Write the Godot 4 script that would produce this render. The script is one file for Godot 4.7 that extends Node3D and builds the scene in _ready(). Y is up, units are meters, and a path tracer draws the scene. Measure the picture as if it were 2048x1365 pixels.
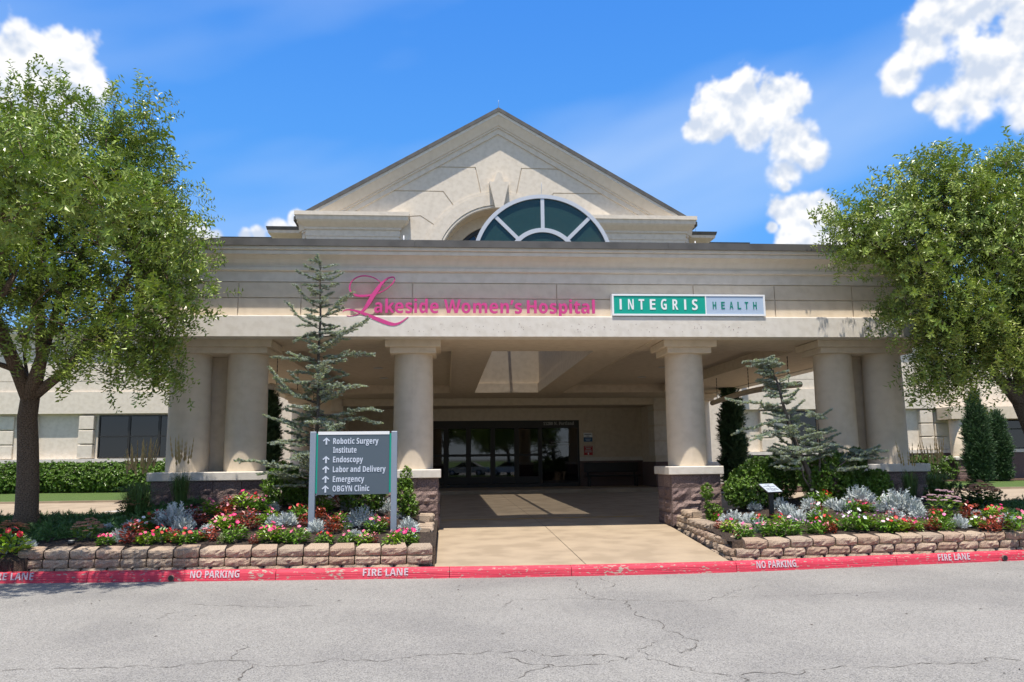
extends Node3D
# Entrance portico of a hospital on a bright summer noon: street and red kerb in front, two planting beds,
# a canopy on round columns, the gabled building behind. y is up; the facade runs along x and faces +z.

const X0 := 2.18          # centre line of the portico and of the gable
const KERB := [[-26.0, 13.2], [-16.0, 12.75], [-9.5, 12.35], [-6.26, 12.2], [-3.84, 12.0], [-0.86, 11.78], [0.76, 11.66], [2.4, 11.6], [4.09, 11.63], [6.03, 11.85], [9.08, 12.2], [14.0, 12.75], [26.0, 13.9]]
const LEFT_BED := [["S_rust",-6.87,13.60,0.51], ["V_red",-6.31,12.51,0.35], ["D",-6.17,12.71,0.25], ["D",-6.46,12.56,0.17], ["S_pinkrust",-5.54,13.23,0.51], ["V_magenta",-5.10,12.79,0.21], ["D",-5.50,13.85,0.21], ["D",-4.95,12.92,0.29], ["D",-5.14,13.80,0.26], ["B",-4.70,12.77,0.30], ["S_rust",-5.47,14.80,0.57], ["V_white",-4.87,13.60,0.25], ["V_red",-4.82,14.04,0.26], ["D",-4.47,13.84,0.62], ["D",-4.20,13.51,0.39], ["B",-4.68,13.82,0.29], ["V_magenta",-4.50,12.73,0.22], ["V_red",-4.33,12.83,0.24], ["B",-4.15,12.88,0.18], ["D",-4.33,14.76,0.24], ["D",-3.80,13.45,0.24], ["B",-4.36,14.45,0.23], ["B",-4.08,13.99,0.22], ["V_red",-3.95,12.75,0.26], ["V_magenta",-3.79,12.88,0.20], ["V_pink",-4.13,14.67,0.28], ["B",-3.71,14.14,0.30], ["B",-3.91,15.06,0.24], ["B",-3.61,12.90,0.24], ["G",-3.32,12.70,0.22], ["V_magenta",-3.21,12.84,0.27], ["V_pink",-3.65,13.61,0.26], ["V_magenta",-3.52,13.87,0.26], ["B",-3.18,13.50,0.30], ["V_magenta",-3.71,15.21,0.29], ["V_red",-3.45,15.19,0.28], ["V_pink",-3.26,14.96,0.26], ["V_pink",-2.97,14.12,0.22], ["G",-3.08,13.91,0.31], ["D",-2.63,13.77,0.41], ["D",-2.84,13.75,0.28], ["D",-3.10,14.99,0.24], ["V_red",-2.50,14.23,0.27], ["B",-2.30,13.74,0.21], ["B",-2.52,14.70,0.20], ["B",-2.89,12.66,0.12], ["V_magenta",-2.67,12.77,0.28], ["V_pink",-2.47,12.75,0.26], ["V_pink",-2.23,12.62,0.26], ["D",-2.06,13.35,0.32], ["B",-1.82,13.39,0.25], ["V_red",-1.82,12.61,0.22], ["B",-2.17,14.39,0.18], ["V_white",-2.26,14.93,0.37], ["B",-2.06,15.79,0.24], ["D",-1.76,15.25,0.36], ["G",-1.66,13.66,0.21], ["V_pink",-1.82,14.28,0.21], ["D",-1.42,13.89,0.54], ["D",-1.43,13.12,0.23], ["D",-2.18,22.01,0.25], ["D",-1.13,16.03,0.42], ["V_pink",-1.14,13.51,0.27], ["V_pink",-1.49,12.59,0.20], ["V_pink",-1.24,12.58,0.20], ["B",-1.10,12.61,0.14], ["B",-1.02,14.14,0.18], ["V_pink",-0.79,12.29,0.20], ["V_magenta",-0.63,12.44,0.31], ["V_white",-0.52,12.62,0.17], ["D",-0.62,13.65,0.39], ["D",-0.84,15.19,0.27]]
const RIGHT_BED := [["B",4.68,13.70,0.15], ["V_magenta",4.73,13.29,0.23], ["B",4.61,12.68,0.11], ["V_green",4.64,12.44,0.23], ["V_magenta",4.97,14.65,0.15], ["D",5.05,14.11,0.46], ["D",5.30,13.92,0.37], ["D",5.37,13.64,0.26], ["D",5.89,15.17,0.30], ["V_red",5.40,13.73,0.22], ["V_red",5.64,13.49,0.25], ["V_pink",5.22,13.12,0.20], ["D",6.04,14.02,0.40], ["D",6.31,15.00,0.32], ["D",6.13,13.76,0.36], ["D",6.67,14.51,0.33], ["D",6.48,13.88,0.26], ["V_palepink",5.18,12.63,0.28], ["V_palepink",5.41,12.54,0.28], ["G",5.79,12.84,0.29], ["G",6.29,13.42,0.29], ["V_white",6.90,14.83,0.28], ["V_red",7.14,14.87,0.23], ["V_white",6.34,13.40,0.33], ["V_red",6.26,12.99,0.28], ["B",6.68,14.22,0.20], ["B",6.18,12.76,0.19], ["V_green",5.96,12.72,0.21], ["D",7.17,15.10,0.28], ["D",7.09,14.44,0.36], ["D",7.66,14.56,0.60], ["D",7.13,14.17,0.32], ["D",7.76,14.13,0.28], ["V_pink",7.28,14.12,0.28], ["B",7.60,14.35,0.20], ["V_magenta",7.59,14.14,0.19], ["V_white",6.67,12.82,0.32], ["V_pink",6.87,12.86,0.24], ["G",6.56,12.92,0.34], ["G",7.13,12.96,0.40], ["V_white",8.12,14.53,0.24], ["D",8.11,14.02,0.70], ["D",8.30,13.84,0.36], ["D",7.61,13.31,0.35], ["D",8.23,13.61,0.31], ["B",7.54,13.28,0.22], ["V_red",7.24,12.64,0.27], ["B",7.43,12.69,0.21], ["V_palepink",7.09,12.65,0.24], ["V_magenta",7.62,12.78,0.18], ["G",7.89,12.90,0.27], ["S_pink",8.71,13.65,0.67], ["S_rust",10.11,14.69,0.70], ["B",8.41,13.44,0.21], ["V_red",8.35,13.22,0.25], ["B",7.89,12.69,0.21], ["V_green",8.06,12.68,0.24], ["G",8.34,12.86,0.23], ["D",8.43,12.82,0.30], ["D",9.28,13.60,0.20], ["B",8.96,13.32,0.27], ["V_white",8.75,12.83,0.24], ["B",8.77,12.56,0.25], ["B",9.04,12.67,0.25], ["V_red",9.40,13.39,0.23], ["D",9.40,13.01,0.31], ["V_pink",9.20,12.46,0.33], ["V_magenta",9.80,13.73,0.22]]
const CLOUDS := [
	[[-0.4843,0.4088,0.0552], [-0.4561,0.4250,0.0418], [-0.5011,0.3800,0.0639], [-0.4440,0.3968,0.0395], [-0.5458,0.3700,0.0698], [-0.4199,0.4004,0.0128], [-0.4742,0.3393,0.0523], [-0.5318,0.3079,0.0581]],
	[[0.3787,0.4120,0.0407], [0.4178,0.4125,0.0320], [0.3473,0.3998,0.0244], [0.3208,0.3916,0.0128], [0.4381,0.3650,0.0291], [0.4526,0.3490,0.0209], [0.3891,0.3843,0.0279], [0.4301,0.3320,0.0198], [0.4274,0.3168,0.0093]],
	[[0.6212,0.4653,0.0349], [0.5909,0.4449,0.0279], [0.5625,0.4227,0.0221], [0.6495,0.4727,0.0302], [0.5561,0.4109,0.0151]],
	[[0.6660,0.3992,0.0465], [0.6405,0.3850,0.0349], [0.6913,0.4174,0.0523], [0.6127,0.3782,0.0244], [0.6990,0.3610,0.0407], [0.5903,0.3829,0.0116]],
	[[0.4408,0.2760,0.0302], [0.4254,0.2864,0.0209], [0.4639,0.2820,0.0244], [0.4394,0.2529,0.0349], [0.4892,0.2476,0.0262], [0.5270,0.2487,0.0349], [0.4088,0.2706,0.0093]],
	[[-0.2063,0.2760,0.0186], [-0.1888,0.2902,0.0128], [-0.2296,0.2668,0.0128], [-0.2458,0.2638,0.0105], [-0.1763,0.2731,0.0209]],
	[[-0.3008,0.2611,0.0174], [-0.3308,0.2554,0.0262], [-0.3683,0.2573,0.0291], [-0.2812,0.2610,0.0105]],
]

var M := {}
var rng := RandomNumberGenerator.new()
var used := {}
var bumps := FastNoiseLite.new()


func _ready() -> void:
	rng.seed = 11
	bumps.seed = 5
	bumps.frequency = 1.0
	bumps.fractal_octaves = 3
	# ---- camera
	var cam := Camera3D.new()
	cam.name = "camera"
	cam.position = Vector3(0, 1.65, 0)
	cam.basis = Basis(Vector3.UP, deg_to_rad(-4.762)) * Basis(Vector3.RIGHT, deg_to_rad(8.435)) * Basis(Vector3.BACK, deg_to_rad(-0.646))
	cam.fov = 46.2026
	cam.near = 0.05
	cam.far = 2000.0
	add_child(cam)
	cam.current = true
	# ---- sky, sun, exposure
	var env := Environment.new()
	env.background_mode = Environment.BG_SKY
	var sky := Sky.new()
	var pano := PanoramaSkyMaterial.new()
	pano.panorama = ImageTexture.create_from_image(sky_image())
	pano.energy_multiplier = 1.0
	sky.sky_material = pano
	env.sky = sky
	env.background_energy_multiplier = 0.67
	env.tonemap_mode = Environment.TONE_MAPPER_LINEAR
	env.tonemap_exposure = 1.53
	env.sdfgi_enabled = true
	env.ssao_enabled = true
	env.ssil_enabled = true
	var we := WorldEnvironment.new()
	we.name = "environment"
	we.environment = env
	add_child(we)
	var sun := DirectionalLight3D.new()
	sun.name = "sun"
	sun.light_energy = 1.55
	sun.light_color = Color(1.0, 0.965, 0.91)
	sun.light_angular_distance = 0.53
	sun.shadow_enabled = true
	add_child(sun)
	sun.look_at_from_position(Vector3.ZERO, Vector3(0.17, -3.7, -1.0), Vector3(0, 0, -1))
	# ---- everything else, large things first
	make_materials()
	build_ground()
	build_hospital()
	build_portico()
	build_signs()
	build_walls_of_beds()
	build_trees()
	build_shrubs()
	build_flowers()
	build_small_things()
	build_across_the_street()


# ------------------------------------------------------------------ sky
func sky_image() -> Image:
	var w := 4096
	var h := 2048
	var img := Image.create(w, h, false, Image.FORMAT_RGBAH)
	for y in h:
		var el := (0.5 - (y + 0.5) / h) * PI
		var c: Color
		if el >= 0.0:
			var t := clampf(el / 1.1, 0.0, 1.0)
			var deep := Color(0.285, 0.570, 0.935)
			var mid := Color(0.390, 0.680, 0.990)
			var low := Color(0.90, 0.945, 0.985)
			c = mid.lerp(deep, smoothstep(0.22, 0.62, el)) if el > 0.22 else low.lerp(mid, smoothstep(0.0, 0.22, el))
			c = c.lerp(Color(0.20, 0.45, 0.84), smoothstep(0.5, 1.0, t))
		else:
			c = Color(0.62, 0.62, 0.60)
		img.fill_rect(Rect2i(0, y, w, 1), c.srgb_to_linear())
	# thin high veils, streaked along the wind
	var veil := FastNoiseLite.new()
	veil.seed = 21
	veil.noise_type = FastNoiseLite.TYPE_SIMPLEX_SMOOTH
	veil.frequency = 0.012
	veil.fractal_octaves = 5
	var raw := veil.get_seamless_image(512, 256)
	var sheet := Image.create(512, 256, false, Image.FORMAT_RGBA8)
	for y in 256:
		var fade := smoothstep(256.0, 205.0, float(y))
		for x in 512:
			var v := raw.get_pixel((x + y) % 512, y).r
			sheet.set_pixel(x, y, Color(0.66, 0.80, 1.0, clampf((v - 0.28) * 0.80, 0.0, 0.42) * fade))
	sheet.resize(4096, 1024, Image.INTERPOLATE_CUBIC)
	sheet.convert(Image.FORMAT_RGBAH)
	img.blend_rect(sheet, Rect2i(0, 0, 4096, 1024), Vector2i.ZERO)
	# heaps of fair-weather cloud: the ones in view, and as many again all round
	var heaps := CLOUDS.duplicate(true)
	var r := RandomNumberGenerator.new()
	r.seed = 404
	for k in 46:
		var az := r.randf_range(1.0, TAU - 0.86)
		var el := r.randf_range(0.16, 0.85)
		var heap := []
		var size := r.randf_range(0.035, 0.095)
		for b in 8:
			heap.append([az + r.randf_range(-1.9, 1.9) * size / cos(el), el + r.randf_range(-0.5, 0.8) * size, size * r.randf_range(0.4, 1.0)])
		heaps.append(heap)
	var fine := FastNoiseLite.new()
	fine.seed = 77
	fine.noise_type = FastNoiseLite.TYPE_SIMPLEX
	fine.frequency = 15.0
	fine.fractal_octaves = 6
	fine.fractal_gain = 0.56
	for heap in heaps:
		var a0 := 99.0
		var a1 := -99.0
		var e0 := 99.0
		var e1 := -99.0
		for b in heap:
			var ca := cos(b[1])
			a0 = minf(a0, b[0] - b[2] * 1.5 / ca)
			a1 = maxf(a1, b[0] + b[2] * 1.5 / ca)
			e0 = minf(e0, b[1] - b[2] * 1.5)
			e1 = maxf(e1, b[1] + b[2] * 1.5)
		var tall := e1 - e0
		for py in range(int((0.5 - e1 / PI) * h), int((0.5 - e0 / PI) * h) + 1):
			var el := (0.5 - (py + 0.5) / h) * PI
			if el < 0.01:
				continue
			var ce := cos(el)
			for px in range(int(floor(a0 / TAU * w)), int(a1 / TAU * w) + 1):
				var az := (px + 0.5) / w * TAU
				var d := -1.0
				for b in heap:
					var dx: float = (az - b[0]) * ce
					var dy: float = el - b[1]
					d = maxf(d, 1.0 - sqrt(dx * dx + dy * dy) / b[2])
				if d < -0.5:
					continue
				var p := Vector3(sin(az) * ce, sin(el), -cos(az) * ce)
				var n := fine.get_noise_3dv(p)
				var dens := d + n * 0.66 + 0.14
				if dens <= 0.0:
					continue
				var a := smoothstep(0.0, lerpf(0.75, 0.32, clampf((el - e0) / tall * 1.3, 0.0, 1.0)), dens)
				# cumulus relief: what faces up is white, hollows and undersides are grey
				var e2 := el + 0.011
				var n2 := fine.get_noise_3dv(Vector3(sin(az) * cos(e2), sin(e2), -cos(az) * cos(e2)))
				var lit := clampf(0.30 + 0.50 * (el - e0) / tall + 2.0 * (n - n2), 0.0, 1.0)
				var c := Color(0.64, 0.72, 0.86).lerp(Color(1.03, 1.03, 1.03), lit)
				var x := posmod(px, w)
				img.set_pixel(x, py, img.get_pixel(x, py).lerp(c, a))
	return img


# ------------------------------------------------------------------ small helpers
func lin(r: float, g: float, b: float) -> Color:
	return Color(r, g, b).linear_to_srgb()


func numbered(called: String) -> String:
	var n: int = used.get(called, 0)
	used[called] = n + 1
	return called if n == 0 else "%s_%03d" % [called, n]


func thing(called: String, label: String, category: String, at := Vector3.ZERO, turn := 0.0, group := "") -> Node3D:
	var o := Node3D.new()
	o.name = numbered(called)
	add_child(o)
	o.position = at
	o.rotation.y = turn
	tag(o, label, category, group)
	return o


func tag(o: Node3D, label: String, category: String, group := "") -> void:
	o.set_meta("label", label)
	o.set_meta("category", category)
	if group != "":
		o.set_meta("group", group)


func part(called: String, mesh: Mesh, m: Material, parent: Node, at := Vector3.ZERO, turn := 0.0) -> MeshInstance3D:
	var o := MeshInstance3D.new()
	o.name = called
	o.mesh = mesh
	o.material_override = m
	parent.add_child(o, true)
	o.position = at
	o.rotation.y = turn
	return o


func setting(called: String, mesh: Mesh, m: Material, label: String) -> MeshInstance3D:
	var o := part(numbered(called), mesh, m, self)
	o.set_meta("kind", "structure")
	o.set_meta("label", label)
	return o


func flat() -> SurfaceTool:
	var s := SurfaceTool.new()
	s.begin(Mesh.PRIMITIVE_TRIANGLES)
	s.set_smooth_group(-1)
	return s


func round_st() -> SurfaceTool:
	var s := SurfaceTool.new()
	s.begin(Mesh.PRIMITIVE_TRIANGLES)
	s.set_smooth_group(0)
	return s


func done(s: SurfaceTool) -> Mesh:
	s.generate_normals()
	return s.commit()


func tri(s: SurfaceTool, a: Vector3, b: Vector3, c: Vector3) -> void:
	s.add_vertex(a)
	s.add_vertex(c)
	s.add_vertex(b)


func quad(s: SurfaceTool, a: Vector3, b: Vector3, c: Vector3, d: Vector3) -> void:
	tri(s, a, b, c)
	tri(s, a, c, d)


func box(s: SurfaceTool, a: Vector3, b: Vector3) -> void:
	quad(s, Vector3(b.x, a.y, b.z), Vector3(b.x, a.y, a.z), Vector3(b.x, b.y, a.z), Vector3(b.x, b.y, b.z))
	quad(s, Vector3(a.x, a.y, b.z), Vector3(b.x, a.y, b.z), Vector3(b.x, b.y, b.z), Vector3(a.x, b.y, b.z))
	quad(s, Vector3(a.x, a.y, a.z), Vector3(a.x, a.y, b.z), Vector3(a.x, b.y, b.z), Vector3(a.x, b.y, a.z))
	quad(s, Vector3(b.x, a.y, a.z), Vector3(a.x, a.y, a.z), Vector3(a.x, b.y, a.z), Vector3(b.x, b.y, a.z))
	quad(s, Vector3(a.x, b.y, b.z), Vector3(b.x, b.y, b.z), Vector3(b.x, b.y, a.z), Vector3(a.x, b.y, a.z))
	quad(s, Vector3(a.x, a.y, a.z), Vector3(b.x, a.y, a.z), Vector3(b.x, a.y, b.z), Vector3(a.x, a.y, b.z))


# a box given by x range, y range and depth range (depth grows away from the street)
func bx(s: SurfaceTool, x0: float, x1: float, y0: float, y1: float, d0: float, d1: float) -> void:
	box(s, Vector3(x0, y0, -d1), Vector3(x1, y1, -d0))


func box_mesh(x0: float, x1: float, y0: float, y1: float, d0: float, d1: float) -> Mesh:
	var s := flat()
	bx(s, x0, x1, y0, y1, d0, d1)
	return done(s)


# box with all twelve edges chamfered
func soft_box(s: SurfaceTool, a: Vector3, b: Vector3, c: float) -> void:
	var lev := [[a.y, c], [a.y + c, 0.0], [b.y - c, 0.0], [b.y, c]]
	var rings := []
	for l in lev:
		var o: float = l[1]
		var y: float = l[0]
		var k := c if o == 0.0 else 0.0
		rings.append([Vector3(a.x + o + k, y, b.z - o), Vector3(b.x - o - k, y, b.z - o), Vector3(b.x - o, y, b.z - o - k), Vector3(b.x - o, y, a.z + o + k),
			Vector3(b.x - o - k, y, a.z + o), Vector3(a.x + o + k, y, a.z + o), Vector3(a.x + o, y, a.z + o + k), Vector3(a.x + o, y, b.z - o - k)])
	for i in 3:
		for j in 8:
			quad(s, rings[i][j], rings[i][(j + 1) % 8], rings[i + 1][(j + 1) % 8], rings[i + 1][j])
	for j in range(1, 7):
		tri(s, rings[3][0], rings[3][j], rings[3][j + 1])
		tri(s, rings[0][0], rings[0][j + 1], rings[0][j])


# rectangle lofted through levels [y, how far out], mitred at the corners
func loft_rect(s: SurfaceTool, x0: float, x1: float, d0: float, d1: float, levels: Array, cap := true) -> void:
	var rings := []
	for l in levels:
		var y: float = l[0]
		var o: float = l[1]
		rings.append([Vector3(x0 - o, y, -d0 + o), Vector3(x1 + o, y, -d0 + o), Vector3(x1 + o, y, -d1 - o), Vector3(x0 - o, y, -d1 - o)])
	for i in rings.size() - 1:
		for j in 4:
			quad(s, rings[i][j], rings[i][(j + 1) % 4], rings[i + 1][(j + 1) % 4], rings[i + 1][j])
	if cap:
		var t: Array = rings[-1]
		quad(s, t[0], t[1], t[2], t[3])
		var b: Array = rings[0]
		quad(s, b[3], b[2], b[1], b[0])


# polygon in the xy plane, from depth d0 (front) to d1 (back)
func slab(s: SurfaceTool, poly: PackedVector2Array, d0: float, d1: float, back := true) -> void:
	var pts := poly
	if Geometry2D.is_polygon_clockwise(pts):
		pts = pts.duplicate()
		pts.reverse()
	# is_polygon_clockwise assumes y down: what it calls counter-clockwise is clockwise with y up
	var area := 0.0
	for i in pts.size():
		area += pts[i].cross(pts[(i + 1) % pts.size()])
	if area < 0.0:
		pts = pts.duplicate()
		pts.reverse()
	var idx := Geometry2D.triangulate_polygon(pts)
	for k in range(0, idx.size(), 3):
		var a := pts[idx[k]]
		var b := pts[idx[k + 1]]
		var c := pts[idx[k + 2]]
		if (b - a).cross(c - a) < 0.0:
			var t := b
			b = c
			c = t
		tri(s, Vector3(a.x, a.y, -d0), Vector3(b.x, b.y, -d0), Vector3(c.x, c.y, -d0))
		if back:
			tri(s, Vector3(a.x, a.y, -d1), Vector3(c.x, c.y, -d1), Vector3(b.x, b.y, -d1))
	for i in pts.size():
		var a := pts[i]
		var b := pts[(i + 1) % pts.size()]
		quad(s, Vector3(a.x, a.y, -d1), Vector3(b.x, b.y, -d1), Vector3(b.x, b.y, -d0), Vector3(a.x, a.y, -d0))


func slab_mesh(poly: PackedVector2Array, d0: float, d1: float) -> Mesh:
	var s := flat()
	slab(s, poly, d0, d1)
	return done(s)


# surface of revolution about a vertical axis at (cx, -cd)
func lathe(s: SurfaceTool, cx: float, cd: float, prof: Array, n: int) -> void:
	for i in prof.size() - 1:
		for j in n:
			var a := TAU * j / n
			var b := TAU * (j + 1) / n
			var r0: float = prof[i][0]
			var r1: float = prof[i + 1][0]
			var y0: float = prof[i][1]
			var y1: float = prof[i + 1][1]
			var p0 := Vector3(cx + r0 * sin(a), y0, -cd + r0 * cos(a))
			var p1 := Vector3(cx + r0 * sin(b), y0, -cd + r0 * cos(b))
			var p2 := Vector3(cx + r1 * sin(b), y1, -cd + r1 * cos(b))
			var p3 := Vector3(cx + r1 * sin(a), y1, -cd + r1 * cos(a))
			if r0 > 0.0001:
				tri(s, p0, p1, p2)
			if r1 > 0.0001:
				tri(s, p0, p2, p3)


# tapering tube through points
func tube(s: SurfaceTool, pts: Array, radii: Array, n := 6) -> void:
	var rings := []
	var side := Vector3.ZERO
	for i in pts.size():
		var dir: Vector3 = (pts[mini(i + 1, pts.size() - 1)] - pts[maxi(i - 1, 0)])
		if dir.length() < 1e-6:
			dir = Vector3.UP
		dir = dir.normalized()
		if side == Vector3.ZERO:
			side = dir.cross(Vector3(0.31, 0.2, 0.93)).normalized()
		side = (side - dir * side.dot(dir)).normalized()
		var up := dir.cross(side)
		var ring := []
		for j in n:
			var a := TAU * j / n
			ring.append(pts[i] + (side * cos(a) + up * sin(a)) * float(radii[i]))
		rings.append(ring)
	for i in rings.size() - 1:
		for j in n:
			quad(s, rings[i][j], rings[i][(j + 1) % n], rings[i + 1][(j + 1) % n], rings[i + 1][j])
	for j in range(1, n - 1):
		tri(s, rings[-1][0], rings[-1][j], rings[-1][j + 1])
		tri(s, rings[0][0], rings[0][j + 1], rings[0][j])


func fonts(serif := false, bold := true) -> Font:
	var f := SystemFont.new()
	f.font_names = PackedStringArray(["Droid Serif" if serif else "Droid Sans"])
	f.font_weight = 700 if bold else 400
	return f


# lettering: cap height in metres, start (or centre) on the baseline, facing +z
func letters(text: String, high: float, squeeze: float, depth: float, font: Font, spacing := 0.0) -> TextMesh:
	var t := TextMesh.new()
	t.text = text
	t.font = font
	t.font_size = 64
	t.pixel_size = high / 46.0
	t.depth = depth
	t.curve_step = 1.0
	t.horizontal_alignment = HORIZONTAL_ALIGNMENT_LEFT
	t.vertical_alignment = VERTICAL_ALIGNMENT_BOTTOM
	return t


func noise_tex(seed_: int, freq: float, oct: int, colors: Array, stops: Array, size := 512, kind := FastNoiseLite.TYPE_SIMPLEX_SMOOTH) -> NoiseTexture2D:
	var n := FastNoiseLite.new()
	n.seed = seed_
	n.noise_type = kind
	n.frequency = freq
	n.fractal_octaves = oct
	if kind == FastNoiseLite.TYPE_CELLULAR:
		n.cellular_return_type = FastNoiseLite.RETURN_CELL_VALUE
	var t := NoiseTexture2D.new()
	t.noise = n
	t.seamless = true
	t.width = size
	t.height = size
	var g := Gradient.new()
	g.offsets = PackedFloat32Array(stops)
	var cs := PackedColorArray()
	for c in colors:
		cs.append(c)
	g.colors = cs
	t.color_ramp = g
	return t


func grey_tex(seed_: int, freq: float, oct: int, size := 512, kind := FastNoiseLite.TYPE_SIMPLEX_SMOOTH) -> NoiseTexture2D:
	return noise_tex(seed_, freq, oct, [Color.BLACK, Color.WHITE], [0.0, 1.0], size, kind)


# plain colour varied by a tint texture, with fine relief; laid out in metres of the world
func matter(c: Color, rough: float, metres: float, tint: Texture2D = null, relief: Texture2D = null, high := 0.4) -> StandardMaterial3D:
	var m := StandardMaterial3D.new()
	m.albedo_color = c
	m.roughness = rough
	if tint or relief:
		m.uv1_triplanar = true
		m.uv1_world_triplanar = true
		m.uv1_scale = Vector3.ONE / metres
	if tint:
		m.albedo_texture = tint
	if relief:
		m.heightmap_enabled = true
		m.heightmap_texture = relief
		m.heightmap_scale = high
	return m


func plain(c: Color, rough := 0.6, metal := 0.0) -> StandardMaterial3D:
	var m := StandardMaterial3D.new()
	m.albedo_color = c
	m.roughness = rough
	m.metallic = metal
	return m


func leafy(c: Color, rough: float, through: Color) -> StandardMaterial3D:
	var m := StandardMaterial3D.new()
	m.albedo_color = c
	m.roughness = rough
	m.vertex_color_use_as_albedo = true
	m.cull_mode = BaseMaterial3D.CULL_DISABLED
	m.backlight_enabled = true
	m.backlight = through
	return m


func make_materials() -> void:
	var g9 := func(a: float) -> Color: return Color(a, a, a)
	var blotch := noise_tex(3, 0.012, 5, [g9.call(0.86), g9.call(0.95), g9.call(1.0)], [0.2, 0.5, 0.8])
	var grit := grey_tex(8, 0.34, 2, 1024)
	var stucco_tint := noise_tex(31, 0.008, 8, [Color(0.955, 0.950, 0.942), Color(0.985, 0.983, 0.98), Color(1, 1, 1)], [0.2, 0.5, 0.8], 1024)
	M.stucco = matter(lin(0.645, 0.552, 0.432), 0.92, 2.2, stucco_tint, grit, 0.16)
	M.stucco_pale = matter(lin(0.67, 0.605, 0.515), 0.92, 2.2, stucco_tint, grit, 0.16)
	M.stucco_trim = matter(lin(0.695, 0.65, 0.58), 0.9, 1.9, stucco_tint, grit, 0.4)
	M.coping = matter(lin(0.115, 0.108, 0.098), 0.5, 3.0, blotch)
	M.coping.metallic = 0.2
	M.stone = []
	for k in 4:
		var c: Color = [lin(0.27, 0.190, 0.172), lin(0.225, 0.155, 0.142), lin(0.305, 0.222, 0.200), lin(0.25, 0.178, 0.168)][k]
		M.stone.append(matter(c, 0.95, 0.55, noise_tex(40 + k, 0.07, 5, [g9.call(0.62), g9.call(0.9), Color(1, 0.97, 0.95)], [0.2, 0.5, 0.85], 256), grey_tex(50, 0.09, 4, 256), 1.6))
	M.mortar = matter(lin(0.235, 0.135, 0.125), 0.95, 0.5, blotch)
	M.block = []
	for k in 5:
		var c: Color = [lin(0.53, 0.42, 0.32), lin(0.47, 0.355, 0.265), lin(0.57, 0.46, 0.355), lin(0.50, 0.38, 0.295), lin(0.46, 0.375, 0.295)][k]
		M.block.append(matter(c, 0.96, 0.4, noise_tex(60 + k, 0.09, 5, [Color(0.66, 0.62, 0.60), Color(0.90, 0.89, 0.88), Color(1, 1, 0.98)], [0.2, 0.5, 0.8], 256), grey_tex(66, 0.12, 4, 256), 1.4))
	# asphalt: pale worn aggregate in grey binder
	var agg := noise_tex(70, 0.30, 1, [Color(0.70, 0.70, 0.70), Color(0.89, 0.89, 0.88), Color(0.97, 0.965, 0.95), Color(1, 1, 1)], [0.08, 0.4, 0.7, 0.95], 1024, FastNoiseLite.TYPE_CELLULAR)
	M.asphalt = StandardMaterial3D.new()
	M.asphalt.albedo_color = lin(0.288, 0.282, 0.270)
	M.asphalt.roughness = 0.95
	M.asphalt.albedo_texture = agg
	M.asphalt.detail_enabled = true
	M.asphalt.detail_blend_mode = BaseMaterial3D.BLEND_MODE_MUL
	M.asphalt.detail_uv_layer = BaseMaterial3D.DETAIL_UV_2
	M.asphalt.detail_albedo = noise_tex(71, 0.012, 6, [Color(0.92, 0.92, 0.925), Color(0.975, 0.975, 0.975), Color(1, 1, 1)], [0.25, 0.5, 0.75], 512)
	M.asphalt.heightmap_enabled = true
	M.asphalt.heightmap_texture = grey_tex(72, 0.30, 1, 1024, FastNoiseLite.TYPE_CELLULAR)
	M.asphalt.heightmap_scale = 0.25
	M.crack = plain(lin(0.11, 0.10, 0.09), 1.0)
	M.concrete = matter(lin(0.332, 0.262, 0.182), 0.9, 4.5, noise_tex(80, 0.005, 7, [Color(0.90, 0.895, 0.89), Color(0.965, 0.965, 0.965), Color(1, 1, 1)], [0.25, 0.5, 0.75], 1024))
	M.yellow_line = matter(lin(0.50, 0.30, 0.04), 0.8, 1.0, blotch)
	M.white_line = matter(lin(0.62, 0.60, 0.56), 0.8, 1.0, blotch)
	M.soil = matter(lin(0.105, 0.072, 0.052), 1.0, 0.9, noise_tex(90, 0.10, 4, [Color(0.40, 0.36, 0.34), Color(0.8, 0.78, 0.76), Color(1, 1, 1)], [0.25, 0.55, 0.85], 512, FastNoiseLite.TYPE_CELLULAR), grey_tex(91, 0.1, 4), 4.0)
	M.lawn = matter(lin(0.105, 0.175, 0.032), 0.95, 1.6, noise_tex(95, 0.09, 4, [Color(0.6, 0.64, 0.5), Color(0.9, 0.92, 0.85), Color(1, 1, 1)], [0.2, 0.5, 0.8], 512), grey_tex(96, 0.2, 3), 3.0)
	M.grass_blade = leafy(Color.WHITE, 0.6, lin(0.10, 0.16, 0.02))
	M.mulch = matter(lin(0.20, 0.115, 0.075), 1.0, 0.7, noise_tex(97, 0.12, 3, [Color(0.5, 0.46, 0.44), Color(1, 1, 1)], [0.25, 0.8], 256, FastNoiseLite.TYPE_CELLULAR), grey_tex(91, 0.1, 4), 3.0)
	M.frame = plain(lin(0.016, 0.015, 0.014), 0.45)
	M.alu = plain(lin(0.55, 0.57, 0.60), 0.42, 0.25)
	M.glass_dark = plain(Color(0.012, 0.013, 0.015, 0.80), 0.03)
	M.glass_dark.transparency = BaseMaterial3D.TRANSPARENCY_ALPHA
	M.glass_dark.metallic_specular = 0.6
	M.glass_door = plain(Color(0.03, 0.033, 0.032, 0.62), 0.02)
	M.glass_door.transparency = BaseMaterial3D.TRANSPARENCY_ALPHA
	M.glass_door.metallic_specular = 1.0
	M.glass_green = plain(Color(0.17, 0.27, 0.25, 0.86), 0.06)
	M.glass_green.transparency = BaseMaterial3D.TRANSPARENCY_ALPHA
	M.glass_vault = plain(Color(0.42, 0.36, 0.18, 0.70), 0.06)
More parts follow.
